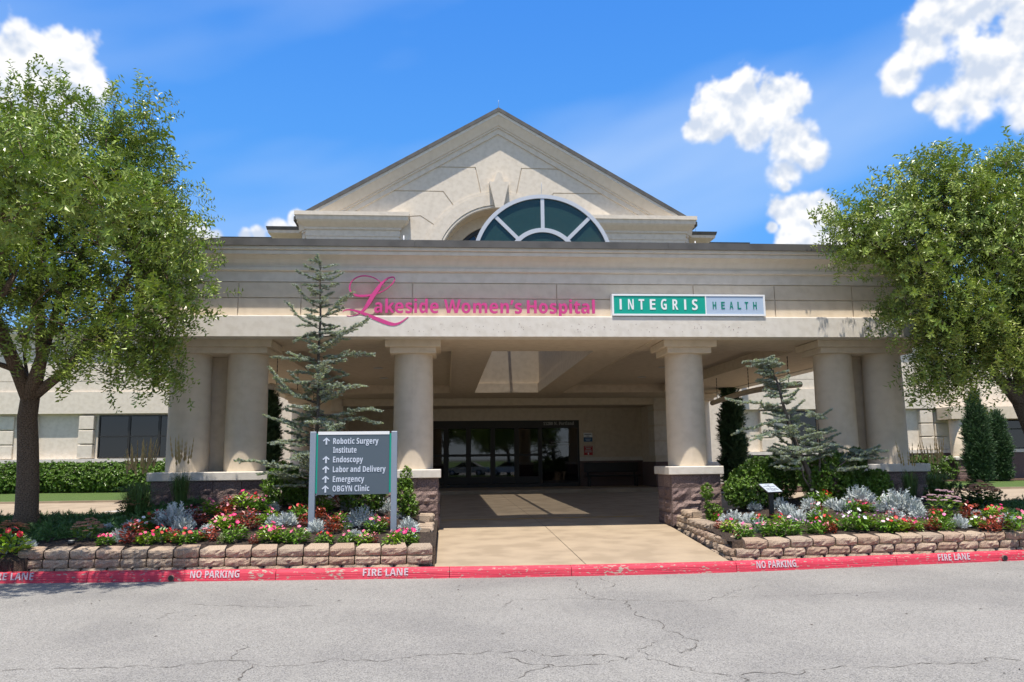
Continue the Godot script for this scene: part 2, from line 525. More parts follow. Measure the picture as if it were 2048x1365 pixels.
	M.glass_vault.transparency = BaseMaterial3D.TRANSPARENCY_ALPHA
	M.blind = plain(lin(0.07, 0.066, 0.06), 0.8)
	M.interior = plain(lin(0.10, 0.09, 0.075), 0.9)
	M.pink = plain(lin(0.60, 0.055, 0.235), 0.42)
	M.white = plain(lin(0.78, 0.79, 0.80), 0.5)
	M.teal = plain(lin(0.0, 0.335, 0.245), 0.4)
	M.teal_text = plain(lin(0.0, 0.20, 0.15), 0.4)
	M.pale_blue = plain(lin(0.40, 0.50, 0.64), 0.4)
	M.sign_grey = plain(lin(0.085, 0.115, 0.145), 0.42)
	M.sign_post = plain(lin(0.255, 0.305, 0.375), 0.38, 0.15)
	M.sign_text = plain(lin(0.58, 0.64, 0.74), 0.5)
	M.black = plain(lin(0.012, 0.012, 0.013), 0.5)
	M.plaque = plain(lin(0.50, 0.56, 0.64), 0.35, 0.2)
	M.ink = plain(lin(0.035, 0.04, 0.055), 0.6)
	M.red_notice = plain(lin(0.42, 0.012, 0.018), 0.5)
	M.blue_notice = plain(lin(0.02, 0.10, 0.22), 0.5)
	M.dim_letter = plain(lin(0.42, 0.42, 0.40), 0.5)
	M.stencil = matter(lin(0.62, 0.56, 0.60), 0.8, 0.25, noise_tex(98, 0.06, 5, [Color(0.80, 0.62, 0.68), Color(1, 1, 1)], [0.3, 0.5], 256))
	M.bark = matter(lin(0.25, 0.195, 0.155), 0.95, 0.35, noise_tex(99, 0.05, 5, [Color(0.5, 0.48, 0.46), Color(0.86, 0.8, 0.74), Color(1, 0.97, 0.92)], [0.25, 0.5, 0.8], 256), grey_tex(100, 0.05, 5, 256), 2.5)
	M.bark_grey = matter(lin(0.21, 0.185, 0.165), 0.95, 0.3, noise_tex(99, 0.05, 5, [Color(0.5, 0.48, 0.46), Color(1, 0.98, 0.95)], [0.25, 0.8], 256))
	M.leaf = leafy(Color.WHITE, 0.36, lin(0.20, 0.27, 0.035))
	M.needle = leafy(Color.WHITE, 0.55, lin(0.10, 0.13, 0.085))
	M.felt = leafy(Color.WHITE, 0.9, lin(0.05, 0.06, 0.06))
	M.petal = leafy(Color.WHITE, 0.6, lin(0.10, 0.02, 0.04))
	M.twig = plain(lin(0.06, 0.045, 0.03), 0.95)
	M.bench = plain(lin(0.02, 0.019, 0.018), 0.5)
	M.lens = plain(lin(0.6, 0.6, 0.58), 0.3)
	M.kerb = StandardMaterial3D.new()
	M.kerb.albedo_texture = ImageTexture.create_from_image(kerb_paint())
	M.kerb.roughness = 0.62
	M.kerb.heightmap_enabled = true
	M.kerb.heightmap_texture = grey_tex(105, 0.06, 4, 256)
	M.kerb.heightmap_scale = 0.5
	M.kerb.uv1_scale = Vector3.ONE


# red kerb paint, flaked off to the concrete in patches (u runs along 16 m of kerb, v across it)
func kerb_paint() -> Image:
	var w := 2048
	var h := 96
	var img := Image.create(w, h, false, Image.FORMAT_RGB8)
	var n := FastNoiseLite.new()
	n.seed = 9
	n.frequency = 0.09
	n.fractal_octaves = 4
	var big := FastNoiseLite.new()
	big.seed = 12
	big.frequency = 0.006
	for y in h:
		for x in w:
			var v := n.get_noise_2d(x * 0.75, y * 0.9)
			var b := big.get_noise_2d(x, y * 0.6)
			var limit := 0.43 - 0.30 * smoothstep(0.12, 0.5, b) - 0.10 * smoothstep(0.06, 0.0, absf(float(y) / h - 0.52))
			var red := lin(0.60, 0.038, 0.075).lerp(lin(0.50, 0.030, 0.060), clampf(0.5 + b + 0.5 * n.get_noise_2d(x * 0.2, y * 0.2 + 300.0), 0.0, 1.0))
			var bare := lin(0.45, 0.39, 0.31).lerp(lin(0.34, 0.28, 0.22), clampf(0.5 + v, 0.0, 1.0))
			img.set_pixel(x, y, bare if v > limit else red)
	return img

# ------------------------------------------------------------------ ground, street, beds
func kerb_d(x: float) -> float:
	for i in KERB.size() - 1:
		if x <= KERB[i + 1][0]:
			var i0 := maxi(i - 1, 0)
			var i3 := mini(i + 2, KERB.size() - 1)
			var t: float = (x - KERB[i][0]) / (KERB[i + 1][0] - KERB[i][0])
			return cubic_interpolate_in_time(KERB[i][1], KERB[i + 1][1], KERB[i0][1], KERB[i3][1], t, KERB[i + 1][0] - KERB[i][0], KERB[i0][0] - KERB[i][0], KERB[i3][0] - KERB[i][0]) if i0 != i and i3 != i + 1 else lerpf(KERB[i][1], KERB[i + 1][1], t)
	return KERB[-1][1]


func bed_h(x: float, d: float) -> float:
	var t := clampf((d - 12.4) / 3.0, 0, 1)
	var h: float
	if x < 2.0:
		h = 0.40 + (0.45 - 0.26 * clampf((-x - 4.9) / 1.2, 0, 1)) * t * (0.25 + 0.75 * clampf((-x - 0.2) / 2.2, 0, 1))
		if x < -6.0:
			h = minf(h, 0.15 + 0.4 * clampf(d - 12.0, 0, 1) + (h - 0.4) * clampf((d - 12.4) / 0.8, 0, 1))
	else:
		h = 0.39 + (0.45 - 0.26 * clampf((x - 9.3) / 1.2, 0, 1)) * t * (0.25 + 0.75 * clampf((x - 4.9) / 2.2, 0, 1))
	if d > 16.3:
		h = lerpf(h, 0.34, clampf((d - 16.3) / 3.0, 0, 1))
	return h


func ramp_edge(d: float) -> float:
	return lerpf(4.16, 4.52, clampf((d - 11.8) / 4.4, 0, 1))


func floor_y(d: float) -> float:
	if d < 16.4:
		return lerpf(0.137, 0.29, clampf((d - 11.9) / 4.5, 0, 1))
	return lerpf(0.29, 0.375, clampf((d - 16.4) / 14.2, 0, 1))


func sheet_mesh(x0: float, x1: float, d0: float, d1: float, y: float) -> Mesh:
	var s := flat()
	quad(s, Vector3(x0, y, -d0), Vector3(x1, y, -d0), Vector3(x1, y, -d1), Vector3(x0, y, -d1))
	return done(s)


func build_ground() -> void:
	setting("ground", sheet_mesh(-900, 900, -900, 900, -0.06), M.lawn, "open grass ground reaching to the horizon all around")
	# street
	var s := flat()
	var x := -60.0
	while x < 60.0:
		var xb := x + 1.0
		var da := kerb_d(clampf(x, -26, 26)) + 0.05
		var db := kerb_d(clampf(xb, -26, 26)) + 0.05
		var rows := [-60.0, -40.0, -22.0, -10.0, 0.0, 4.0, 7.0, 9.0, 10.4]
		for k in rows.size():
			var a0: float = rows[k]
			var a1: float = rows[k + 1] if k + 1 < rows.size() else da
			var b1: float = rows[k + 1] if k + 1 < rows.size() else db
			var v := [Vector3(x, 0, -a0), Vector3(xb, 0, -a0), Vector3(xb, 0, -b1), Vector3(x, 0, -a1)]
			for q in [0, 2, 1, 0, 3, 2]:
				s.set_uv(Vector2(v[q].x, v[q].z) / 2.6)
				s.set_uv2(Vector2(v[q].x, v[q].z) / 17.0)
				s.add_vertex(v[q])
		x = xb
	var road := setting("road", done(s), M.asphalt, "worn pale grey asphalt street with hairline cracks")
	# cracks: thin open joints across the surface
	var paths := [
		[[1.76, 11.31], [1.67, 10.66], [1.76, 9.87], [1.76, 9.70], [2.08, 9.55], [2.04, 8.96], [2.00, 8.59], [2.16, 8.38], [2.11, 8.00], [2.21, 7.80], [2.27, 7.38], [2.17, 7.15], [1.99, 7.00]],
		[[0.64, 9.37], [0.81, 9.77], [1.17, 9.79], [1.66, 9.82], [2.09, 9.58], [2.54, 9.48], [2.94, 9.42], [3.26, 9.65], [3.75, 9.64], [4.55, 9.63], [5.28, 9.71]],
		[[0.47, 7.24], [0.71, 7.25], [0.80, 7.05], [1.09, 7.03], [1.29, 7.08], [1.49, 6.89], [1.66, 6.91], [1.82, 6.64], [1.94, 6.41], [2.10, 6.30], [2.24, 6.25], [2.39, 6.33], [2.70, 6.22], [2.93, 6.37], [3.25, 6.36], [3.52, 6.34], [3.80, 6.38], [4.21, 6.38], [4.50, 6.54], [4.59, 6.38]],
		[[0.50, 7.04], [0.67, 6.82], [0.88, 6.69], [1.12, 6.68], [1.33, 6.75], [1.49, 6.88]],
		[[1.67, 6.92], [1.69, 7.17], [1.82, 7.35], [1.99, 7.48]],
		[[2.18, 11.38], [2.21, 10.78], [2.21, 10.62], [2.02, 10.48]],
		[[0.82, 6.76], [0.66, 6.55], [0.54, 6.38]],
		[[-3.58, 7.09], [-3.38, 7.14], [-3.07, 7.15], [-2.62, 7.11], [-2.26, 7.11], [-2.00, 7.19], [-1.79, 7.23], [-1.59, 7.07], [-1.39, 6.97], [-1.20, 7.02], [-0.89, 7.15], [-0.55, 7.07], [-0.18, 7.20], [0.16, 7.19], [0.47, 7.24]],
		[[-1.59, 7.07], [-1.57, 6.83], [-1.61, 6.59]],
		[[-1.84, 7.28], [-1.83, 7.54], [-1.82, 7.83]],
		[[1.99, 7.00], [2.18, 7.18]],
		[[2.24, 6.25], [2.21, 6.08]],
		[[-3.01, 10.06], [-2.44, 9.88], [-1.90, 9.74], [-1.45, 9.77]],
		[[-3.10, 9.18], [-3.09, 9.46], [-3.02, 9.56]],
		[[3.26, 9.65], [3.69, 10.14], [4.21, 10.47]],
		[[6.19, 10.83], [6.45, 10.55], [6.65, 10.43]],
	]
	for path in paths:
		var c := flat()
		for i in path.size() - 1:
			var a := Vector2(path[i][0], path[i][1])
			var b := Vector2(path[i + 1][0], path[i + 1][1])
			var n := int(a.distance_to(b) / 0.05) + 1
			var nor := (b - a).normalized().orthogonal()
			for k in n:
				var p := a.lerp(b, float(k) / n)
				var q := a.lerp(b, float(k + 1) / n)
				var jp := bumps.get_noise_2d(p.x * 4.0, p.y * 4.0) * 0.09
				var jq := bumps.get_noise_2d(q.x * 4.0, q.y * 4.0) * 0.09
				var wp := maxf(0.0008, 0.0036 + 0.007 * bumps.get_noise_2d(p.x * 6.0 + 50.0, p.y * 6.0))
				var wq := maxf(0.0008, 0.0036 + 0.007 * bumps.get_noise_2d(q.x * 6.0 + 50.0, q.y * 6.0))
				var p0 := p + nor * (jp - wp)
				var p1 := p + nor * (jp + wp)
				var q0 := q + nor * (jq - wq)
				var q1 := q + nor * (jq + wq)
				quad(c, Vector3(p0.x, 0.004, -p0.y), Vector3(q0.x, 0.004, -q0.y), Vector3(q1.x, 0.004, -q1.y), Vector3(p1.x, 0.004, -p1.y))
		part("crack", done(c), M.crack, road)
	# litter on the street: leaves and chips
	for k in 60:
		var px := rng.randf_range(-7, 9)
		var pd := rng.randf_range(4.5, 11.3)
		var l := flat()
		var a := rng.randf() * TAU
		var u := Vector3(cos(a), 0, sin(a)) * rng.randf_range(0.012, 0.028)
		var v := Vector3(-sin(a), 0, cos(a)) * rng.randf_range(0.006, 0.012)
		var o := Vector3(px, 0.006, -pd)
		quad(l, o - u, o - v + Vector3(0, 0.006, 0), o + u, o + v + Vector3(0, 0.004, 0))
		part("fallen_leaf", done(l), [M.crack, M.mulch, M.twig][k % 3], road)
	# kerb of separate cast lengths, painted red
	var kerb := Node3D.new()
	kerb.name = "kerb"
	add_child(kerb)
	kerb.set_meta("kind", "structure")
	kerb.set_meta("label", "red painted fire lane kerb with flaking paint along the street")
	var cuts := [-26.0, -22.0, -18.0, -14.0, -10.4, -7.6, -5.05, -2.4, 0.05, 1.78, 4.2, 6.8, 9.6, 12.5, 16.0, 20.0, 26.0]
	for k in cuts.size() - 1:
		part("kerb_stone", kerb_mesh(cuts[k] + 0.004, cuts[k + 1] - 0.004), M.kerb, kerb)
	for t in [["FIRE LANE", -6.46, 0.64], ["NO PARKING", -3.61, 0.69], ["FIRE LANE", -1.185, 0.64], ["NO PARKING", 4.50, 0.63], ["FIRE LANE", 7.5, 0.56]]:
		stencil(t[0], t[1], t[2], kerb)
	for hx in [-3.86, 8.67]:
		var hs := flat()
		var hd := kerb_d(hx)
		tube(hs, [Vector3(0, 0, 0.028), Vector3(0, 0, -0.03)], [0.042, 0.042], 14)
		var outlet := part("drain_pipe", done(hs), M.mortar, kerb, Vector3(hx, 0.052, -hd))
		var hs2 := flat()
		tube(hs2, [Vector3(0, 0, 0.031), Vector3(0, 0, -0.03)], [0.035, 0.035], 14)
		part("pipe_mouth", done(hs2), M.black, outlet)
	# entrance ramp of cast slabs
	var ramp := Node3D.new()
	ramp.name = "driveway"
	add_child(ramp)
	ramp.set_meta("kind", "structure")
	ramp.set_meta("label", "tan concrete ramp rising from the red kerb to the portico")
	var g := 0.005
	var bed := flat()
	for row in [[0, 16.45]]:
		var pts := [Vector3(-0.16, 0.10, -kerb_d(-0.16) - 0.16), Vector3(4.18, 0.10, -kerb_d(4.18) - 0.16), Vector3(4.56, 0.262, -16.45), Vector3(-0.16, 0.262, -16.45)]
		quad(bed, pts[0], pts[1], pts[2], pts[3])
	part("bedding", done(bed), M.crack, ramp)
	for half in 2:
		for row in 2:
			var s2 := flat()
			var n := 8
			for i in n:
				var l := [0.0, 0.0]
				var cols := []
				for e in [float(i) / n, float(i + 1) / n]:
					var df := 15.9 if row == 1 else 0.0
					var db := 16.45 if row == 1 else 15.9
					var ends := []
					for dd in [df, db]:
						var xl := -0.16
						var xr := 4.16 if dd == 0.0 else ramp_edge(dd)
						var xm := X0 - 0.16
						var xx: float = lerpf(xl, xm - g, e) if half == 0 else lerpf(xm + g, xr, e)
						var d2: float = kerb_d(xx) + 0.172 if dd == 0.0 else dd
						if dd == 15.9:
							d2 += g if row == 1 else -g
						ends.append(Vector3(xx, floor_y(d2), -d2))
					cols.append(ends)
				quad(s2, cols[0][0], cols[1][0], cols[1][1], cols[0][1])
				quad(s2, cols[0][1], cols[1][1], cols[1][1] - Vector3(0, 0.03, 0), cols[0][1] - Vector3(0, 0.03, 0))
			part("concrete_slab", done(s2), M.concrete, ramp)
	# covered lane and the drives that lead to it, slab by slab
	var lane := Node3D.new()
	lane.name = "drive_lane"
	add_child(lane)
	lane.set_meta("kind", "structure")
	lane.set_meta("label", "concrete drive lane of square slabs passing beneath the portico")
	var xs := [-42.0, -34.0, -28.0, -22.0, -17.0, -13.0, -9.5, -6.0, -2.9, -0.16, X0 - 0.16, 4.56, 7.6, 10.8, 14.5, 18.5, 23.0, 28.0, 34.0, 42.0]
	var ds := [16.45, 18.9, 21.35, 23.8, 26.25, 28.7, 30.6]
	var lb := flat()
	quad(lb, Vector3(-42, 0.25, -16.45), Vector3(42, 0.25, -16.45), Vector3(42, 0.33, -30.6), Vector3(-42, 0.33, -30.6))
	part("bedding", done(lb), M.crack, lane)
	for i in xs.size() - 1:
		for j in ds.size() - 1:
			var s3 := flat()
			var xa: float = xs[i] + g
			var xb: float = xs[i + 1] - g
			var da: float = ds[j] + g
			var db: float = ds[j + 1] - g
			quad(s3, Vector3(xa, floor_y(da), -da), Vector3(xb, floor_y(da), -da), Vector3(xb, floor_y(db), -db), Vector3(xa, floor_y(db), -db))
			part("concrete_slab", done(s3), M.concrete, lane)
	var yl := flat()
	quad(yl, Vector3(-0.1, floor_y(18.6) + 0.004, -18.55), Vector3(4.6, floor_y(18.6) + 0.004, -18.75), Vector3(4.6, floor_y(18.9) + 0.004, -18.85), Vector3(-0.1, floor_y(18.9) + 0.004, -18.65))
	part("yellow_line", done(yl), M.yellow_line, lane)
	for st in [[-9.6, -7.5, 23.6, 24.1], [-8.9, -7.2, 20.9, 21.3]]:
		var ws := flat()
		quad(ws, Vector3(st[0], floor_y(st[2]) + 0.004, -st[2]), Vector3(st[1], floor_y(st[2]) + 0.004, -st[2]), Vector3(st[1], floor_y(st[3]) + 0.004, -st[3]), Vector3(st[0] + 0.3, floor_y(st[3]) + 0.004, -st[3]))
		part("white_stripe", done(ws), M.white_line, lane)
	# raised pavement at the doors
	setting("pavement", box_mesh(-6.0, 10.4, 0.2, 0.50, 30.61, 34.6), M.concrete, "raised concrete pavement at the entrance doors under the portico")
	# lawns and planting strips beside the building
	for sd in [[-60.0, -10.2, "bright mown lawn strip behind the drive at the hedge"], [14.8, 60.0, "bright mown lawn strip behind the drive at the round wing column"]]:
		var ls := flat()
		var nx := 60
		for i in nx:
			for j in 10:
				var q := []
				for c in [[0, 0], [1, 0], [1, 1], [0, 1]]:
					var lx: float = lerpf(sd[0], sd[1], float(i + c[0]) / nx)
					var ld: float = lerpf(28.8, 38.6, float(j + c[1]) / 10.0)
					q.append(Vector3(lx, 0.40 + 0.02 * bumps.get_noise_2d(lx * 0.3, ld * 0.3), -ld))
				quad(ls, q[0], q[1], q[2], q[3])
		setting("lawn", done(ls), M.lawn, sd[2])
		setting("lawn_kerb", box_mesh(sd[0], sd[1], 0.2, 0.43, 28.68, 28.8), M.concrete, "low concrete edge of the " + ("lawn before the hedge" if sd[0] < 0 else "lawn before the round wing column"))
	setting("planting_strip", box_mesh(-10.2, -6.0, 0.1, 0.42, 30.6, 40), M.mulch, "mulched planting strip beside the rear column of the cedar side")
	setting("planting_strip", box_mesh(10.4, 14.8, 0.1, 0.42, 28.5, 40), M.mulch, "mulched planting strip of the column junipers beside the portico")
	setting("planting_strip", box_mesh(18.0, 60.0, 0.1, 0.435, 36.4, 39.2), M.mulch, "mulched planting strip along the wing with the round column")
	# soil of the two beds
	for side in 2:
		var so := round_st()
		var ax := -34.0 if side == 0 else 4.1
		var bxx := -0.15 if side == 0 else 34.0
		var nn := 170
		var nd := 34
		var rows2 := []
		for i in nn + 1:
			var e := float(i) / nn
			var lx: float = lerpf(ax, bxx, 1.0 - pow(1.0 - e, 2.2)) if side == 0 else lerpf(ax, bxx, pow(e, 2.2))
			var col := []
			for j in nd + 1:
				var walled := (side == 0 and lx > -6.0) or side == 1
				var fd := kerb_d(clampf(lx, -26, 26)) + (0.44 if walled else 0.165)
				var d := lerpf(fd, 19.4, float(maxi(j - 2, 0)) / (nd - 2))
				if j < 2 and walled:
					d = fd - 0.27 if j == 0 else fd - 0.02
				var px := lx
				if side == 1:
					px = maxf(lx, ramp_edge(d) + 0.12)
				var y := bed_h(px, d) + 0.022 * bumps.get_noise_2d(px * 2.2, d * 2.2) + 0.01 * bumps.get_noise_2d(px * 9.0, d * 9.0)
				if (walled and j < 2) or j == 0:
					y = 0.13
				# nothing rises into the drive or the portico floor
				if d > 16.0 and ((side == 0 and px > -3.2) or (side == 1 and px < 7.6)):
					y = minf(y, 0.2)
				col.append(Vector3(px, y, -d))
			rows2.append(col)
		for i in nn:
			for j in nd:
				quad(so, rows2[i][j], rows2[i + 1][j], rows2[i + 1][j + 1], rows2[i][j + 1])
		setting("soil", done(so), M.soil, "dark mulched soil of the bed with the %s" % ("directory sign" if side == 0 else "small plaque"))


func kerb_mesh(x0: float, x1: float) -> Mesh:
	var s := round_st()
	var prof := [[-0.004, -0.02, 0.0], [0.012, 0.095, 0.42], [0.024, 0.124, 0.52], [0.05, 0.137, 0.60], [0.165, 0.140, 0.97], [0.17, 0.0, 1.0]]
	var n := maxi(2, int((x1 - x0) / 0.25))
	for i in n:
		var xa := lerpf(x0, x1, float(i) / n)
		var xb := lerpf(x0, x1, float(i + 1) / n)
		for k in prof.size() - 1:
			var v := []
			for c in [[xa, k], [xb, k], [xb, k + 1], [xa, k + 1]]:
				var p: Array = prof[c[1]]
				v.append([Vector3(c[0], p[1], -kerb_d(c[0]) - p[0]), Vector2(fposmod(c[0] + 8.0, 64.0) / 16.0, 1.0 - p[2])])
			s.set_smooth_group(k)
			for q in [0, 2, 1, 0, 3, 2]:
				s.set_uv(v[q][1])
				s.add_vertex(v[q][0])
	for e in [x0, x1]:
		s.set_smooth_group(20)
		for k in range(1, prof.size() - 1):
			for p in [prof[0], prof[k], prof[k + 1]]:
				s.set_uv(Vector2(0.5, 0.5))
				s.add_vertex(Vector3(e, p[1], -kerb_d(e) - p[0]))
	return done(s)


# stencilled paint on the kerb face, letter by letter along the curve
func stencil(text: String, x: float, wide: float, parent: Node) -> void:
	var f := fonts()
	var probe := letters(text, 0.098, 1.0, 0.003, f)
	var whole := probe.get_aabb().size.x
	var sq := wide / whole
	var pen := 0.0
	for i in text.length():
		var upto := letters(text.substr(0, i + 1), 0.098, 1.0, 0.003, f).get_aabb()
		if text[i] == " ":
			continue
		var t := letters(text[i], 0.098, 1.0, 0.003, f)
		var own := t.get_aabb()
		pen = (upto.end.x - own.end.x) * sq
		var lx := x + pen
		var slope := (kerb_d(lx + 0.1) - kerb_d(lx - 0.05)) / 0.15
		var o := part("painted_letter", t, M.stencil, parent, Vector3(lx, 0.006 - own.position.y, -kerb_d(lx) + 0.005))
		o.basis = Basis(Vector3.UP, atan(slope)) * Basis(Vector3.RIGHT, -0.14) * Basis.from_scale(Vector3(sq, 1, 1))
		o.position.y = 0.012 + rng.randf_range(-0.002, 0.002)

# ------------------------------------------------------------------ hospital building
func arc(r: float, a0: float, a1: float, n: int, c := Vector2.ZERO) -> PackedVector2Array:
	var p := PackedVector2Array()
	for i in n + 1:
		var a := lerpf(a0, a1, float(i) / n)
		p.append(c + Vector2(cos(a), sin(a)) * r)
	return p


func ring_poly(r0: float, r1: float, a0: float, a1: float, n: int, c := Vector2.ZERO) -> PackedVector2Array:
	var p := arc(r1, a0, a1, n, c)
	var q := arc(r0, a1, a0, n, c)
	p.append_array(q)
	return p


func shifted(p: PackedVector2Array, dx: float) -> PackedVector2Array:
	var q := PackedVector2Array()
	for v in p:
		q.append(v + Vector2(dx, 0))
	return q


func mirrored(p: PackedVector2Array) -> PackedVector2Array:
	var q := PackedVector2Array()
	for v in p:
		q.append(Vector2(-v.x, v.y))
	q.reverse()
	return q


# section [[height below the ridge line, depth]...] swept down both slopes of the gable
func rake(section: Array, reach: float, ridge: float) -> Mesh:
	var s := flat()
	var slope := 0.586
	for sd in [-1.0, 1.0]:
		var a := []
		var b := []
		for p in section:
			a.append(Vector3(X0, ridge + p[0], -p[1]))
			b.append(Vector3(X0 + sd * reach, ridge + p[0] - slope * reach, -p[1]))
		var n := section.size()
		for i in n:
			var j := (i + 1) % n
			if sd < 0:
				quad(s, b[i], a[i], a[j], b[j])
			else:
				quad(s, a[i], b[i], b[j], a[j])
		for i in range(1, n - 1):
			if sd < 0:
				tri(s, b[0], b[i], b[i + 1])
			else:
				tri(s, b[0], b[i + 1], b[i])
	return done(s)


func window(parent: Node, x0: float, x1: float, y0: float, y1: float, d: float, cols: int, rows: Array, blind := true) -> void:
	var fs := flat()
	var t := 0.055
	bx(fs, x0, x1, y0, y0 + t, d, d + 0.12)
	bx(fs, x0, x1, y1 - t, y1, d, d + 0.12)
	bx(fs, x0, x0 + t, y0 + t, y1 - t, d + 0.001, d + 0.12)
	bx(fs, x1 - t, x1, y0 + t, y1 - t, d + 0.001, d + 0.12)
	var xs := [x0 + t]
	for i in range(1, cols):
		var xm := lerpf(x0, x1, float(i) / cols)
		bx(fs, xm - t, xm + t, y0 + t, y1 - t, d + 0.002, d + 0.12)
		xs.append(xm - t)
		xs.append(xm + t)
	xs.append(x1 - t)
	var ys := [y0 + t]
	for r in rows:
		var ym := lerpf(y0, y1, r)
		ys.append(ym - t * 0.6)
		ys.append(ym + t * 0.6)
		for i in range(0, xs.size(), 2):
			bx(fs, xs[i], xs[i + 1], ym - t * 0.6, ym + t * 0.6, d + 0.004, d + 0.12)
	ys.append(y1 - t)
	var w := part("window", done(fs), M.frame, parent)
	for i in range(0, xs.size(), 2):
		for j in range(0, ys.size(), 2):
			part("pane", box_mesh(xs[i], xs[i + 1], ys[j], ys[j + 1], d + 0.05, d + 0.06), M.glass_dark, w)
	if blind:
		var bs := flat()
		var y := y0 + 0.08
		while y < y1 - 0.06:
			quad(bs, Vector3(x0 + t, y, -d - 0.16), Vector3(x1 - t, y, -d - 0.16), Vector3(x1 - t, y + 0.045, -d - 0.19), Vector3(x0 + t, y + 0.045, -d - 0.19))
			y += 0.05
		var b := part("blind", done(bs), M.blind, w)
		b.set_meta("kind", "stuff")


func build_hospital() -> void:
	var h := thing("hospital_building", "cream stucco hospital building with a tall gable over its arched window", "building")
	# gable front: backing wall and raised stucco fields with open joints between them
	var ac := Vector2(0, 9.52)
	var face := PackedVector2Array([Vector2(-7.8, 5.2), Vector2(-2.5, 5.2)])
	face.append_array(arc(2.5, PI, 0.0, 48, ac))
	face.append_array(PackedVector2Array([Vector2(2.5, 5.2), Vector2(7.8, 5.2), Vector2(7.8, 11.3), Vector2(0, 15.87), Vector2(-7.8, 11.3)]))
	part("gable_wall", slab_mesh(shifted(face, X0), 32.03, 32.6), M.stucco, h)
	var cuts := [PackedVector2Array([Vector2(-9, 10.19), Vector2(0, 15.34), Vector2(9, 10.19)])]
	for c in [PackedVector2Array([Vector2(-2.9, 13.73), Vector2(-0.97, 13.74), Vector2(-0.75, 12.66), Vector2(-0.45, 11.3)]), PackedVector2Array([Vector2(-4.7, 12.68), Vector2(-2.31, 12.68), Vector2(-1.95, 12.18), Vector2(-1.2, 11.1)]), PackedVector2Array([Vector2(-9, 11.50), Vector2(-4.0, 11.56), Vector2(-3.24, 11.62), Vector2(-2.82, 11.34), Vector2(-1.6, 10.5)])]:
		cuts.append(c)
		cuts.append(mirrored(c))
	var fields := [face]
	for c in cuts:
		var grooves := Geometry2D.offset_polyline(c, 0.022, Geometry2D.JOIN_MITER, Geometry2D.END_BUTT)
		for gpoly in grooves:
			var next := []
			for f in fields:
				for r in Geometry2D.clip_polygons(f, gpoly):
					next.append(r)
			fields = next
	for f in fields:
		if absf(poly_area(f)) > 0.02:
			part("stucco_field", slab_mesh(shifted(f, X0), 32.0, 32.03), M.stucco_pale, h)
	# arch surround, keystone, window in its deep reveal
	part("arch_moulding", slab_mesh(shifted(ring_poly(2.60, 3.08, 0.0, PI, 48, ac), X0), 31.94, 32.0), M.stucco_pale, h)
	part("arch_moulding", slab_mesh(shifted(ring_poly(3.08, 3.20, 0.0, PI, 48, ac), X0), 31.965, 32.0), M.stucco_pale, h)
	part("arch_moulding", slab_mesh(shifted(ring_poly(2.5, 2.575, 0.0, PI, 48, ac), X0), 31.96, 32.0), M.stucco_pale, h)
	part("arch_reveal", slab_mesh(shifted(ring_poly(2.46, 2.5, 0.0, PI, 48, ac), X0), 31.985, 33.2), M.stucco, h)
	part("arch_reveal", slab_mesh(shifted(ring_poly(2.02, 2.46, 0.0, PI, 48, ac), X0), 32.9, 33.2), M.stucco, h)
	var key := PackedVector2Array([Vector2(-0.41, 13.04), Vector2(-0.21, 13.04), Vector2(-0.11, 13.39), Vector2(-0.04, 13.45), Vector2(0.04, 13.45), Vector2(0.11, 13.39), Vector2(0.21, 13.04), Vector2(0.41, 13.04), Vector2(0.16, 11.93), Vector2(-0.16, 11.93)])
	part("keystone", slab_mesh(shifted(key, X0), 31.70, 32.0), M.stucco_pale, h)
	var af := part("arched_window", slab_mesh(shifted(ring_poly(1.86, 2.02, 0.0, PI, 48, ac), X0), 33.0, 33.15), M.frame, h)
	for a in 6:
		var p := arc(1.85, PI * a / 6.0 + 0.03, PI * (a + 1) / 6.0 - 0.03, 8, ac)
		p.append(ac + Vector2.from_angle(PI * (a + 0.5) / 6.0) * 0.25)
		part("pane", slab_mesh(shifted(p, X0), 33.06, 33.07), M.glass_dark, af)
		var dirv := Vector2.from_angle(PI * a / 6.0) 
		var sp := PackedVector2Array([ac + dirv * 0.2 + dirv.orthogonal() * 0.03, ac + dirv * 1.86 + dirv.orthogonal() * 0.03, ac + dirv * 1.86 - dirv.orthogonal() * 0.03, ac + dirv * 0.2 - dirv.orthogonal() * 0.03])
		part("mullion", slab_mesh(shifted(sp, X0), 33.02, 33.1), M.frame, af)
	# raking cornice, from the ridge down
	part("roof", rake([[0.0, 31.58], [-0.17, 31.58], [-0.17, 52.0], [0.0, 52.0]], 8.28, 16.24), M.coping, h)
	part("rake_moulding", rake([[-0.17, 31.62], [-0.30, 31.62], [-0.30, 32.05], [-0.17, 32.05]], 8.16, 16.24), M.stucco_trim, h)
	part("rake_moulding", rake([[-0.30, 31.65], [-0.34, 31.67], [-0.45, 31.73], [-0.58, 31.80], [-0.68, 31.84], [-0.68, 32.06], [-0.30, 32.06]], 8.1, 16.24), M.stucco_pale, h)
	part("rake_moulding", rake([[-0.68, 31.88], [-0.77, 31.88], [-0.77, 31.94], [-1.02, 31.94], [-1.02, 32.06], [-0.68, 32.06]], 8.0, 16.24), M.stucco_pale, h)
	# cornice returns at both feet of the gable
	var lev := [[9.2, 0.0], [10.32, 0.0], [10.32, 0.035], [10.68, 0.035], [10.68, 0.06], [10.95, 0.06], [10.95, 0.11], [11.04, 0.11], [11.06, 0.14], [11.12, 0.22], [11.20, 0.33], [11.28, 0.40], [11.44, 0.42], [11.44, 0.46], [11.60, 0.46]]
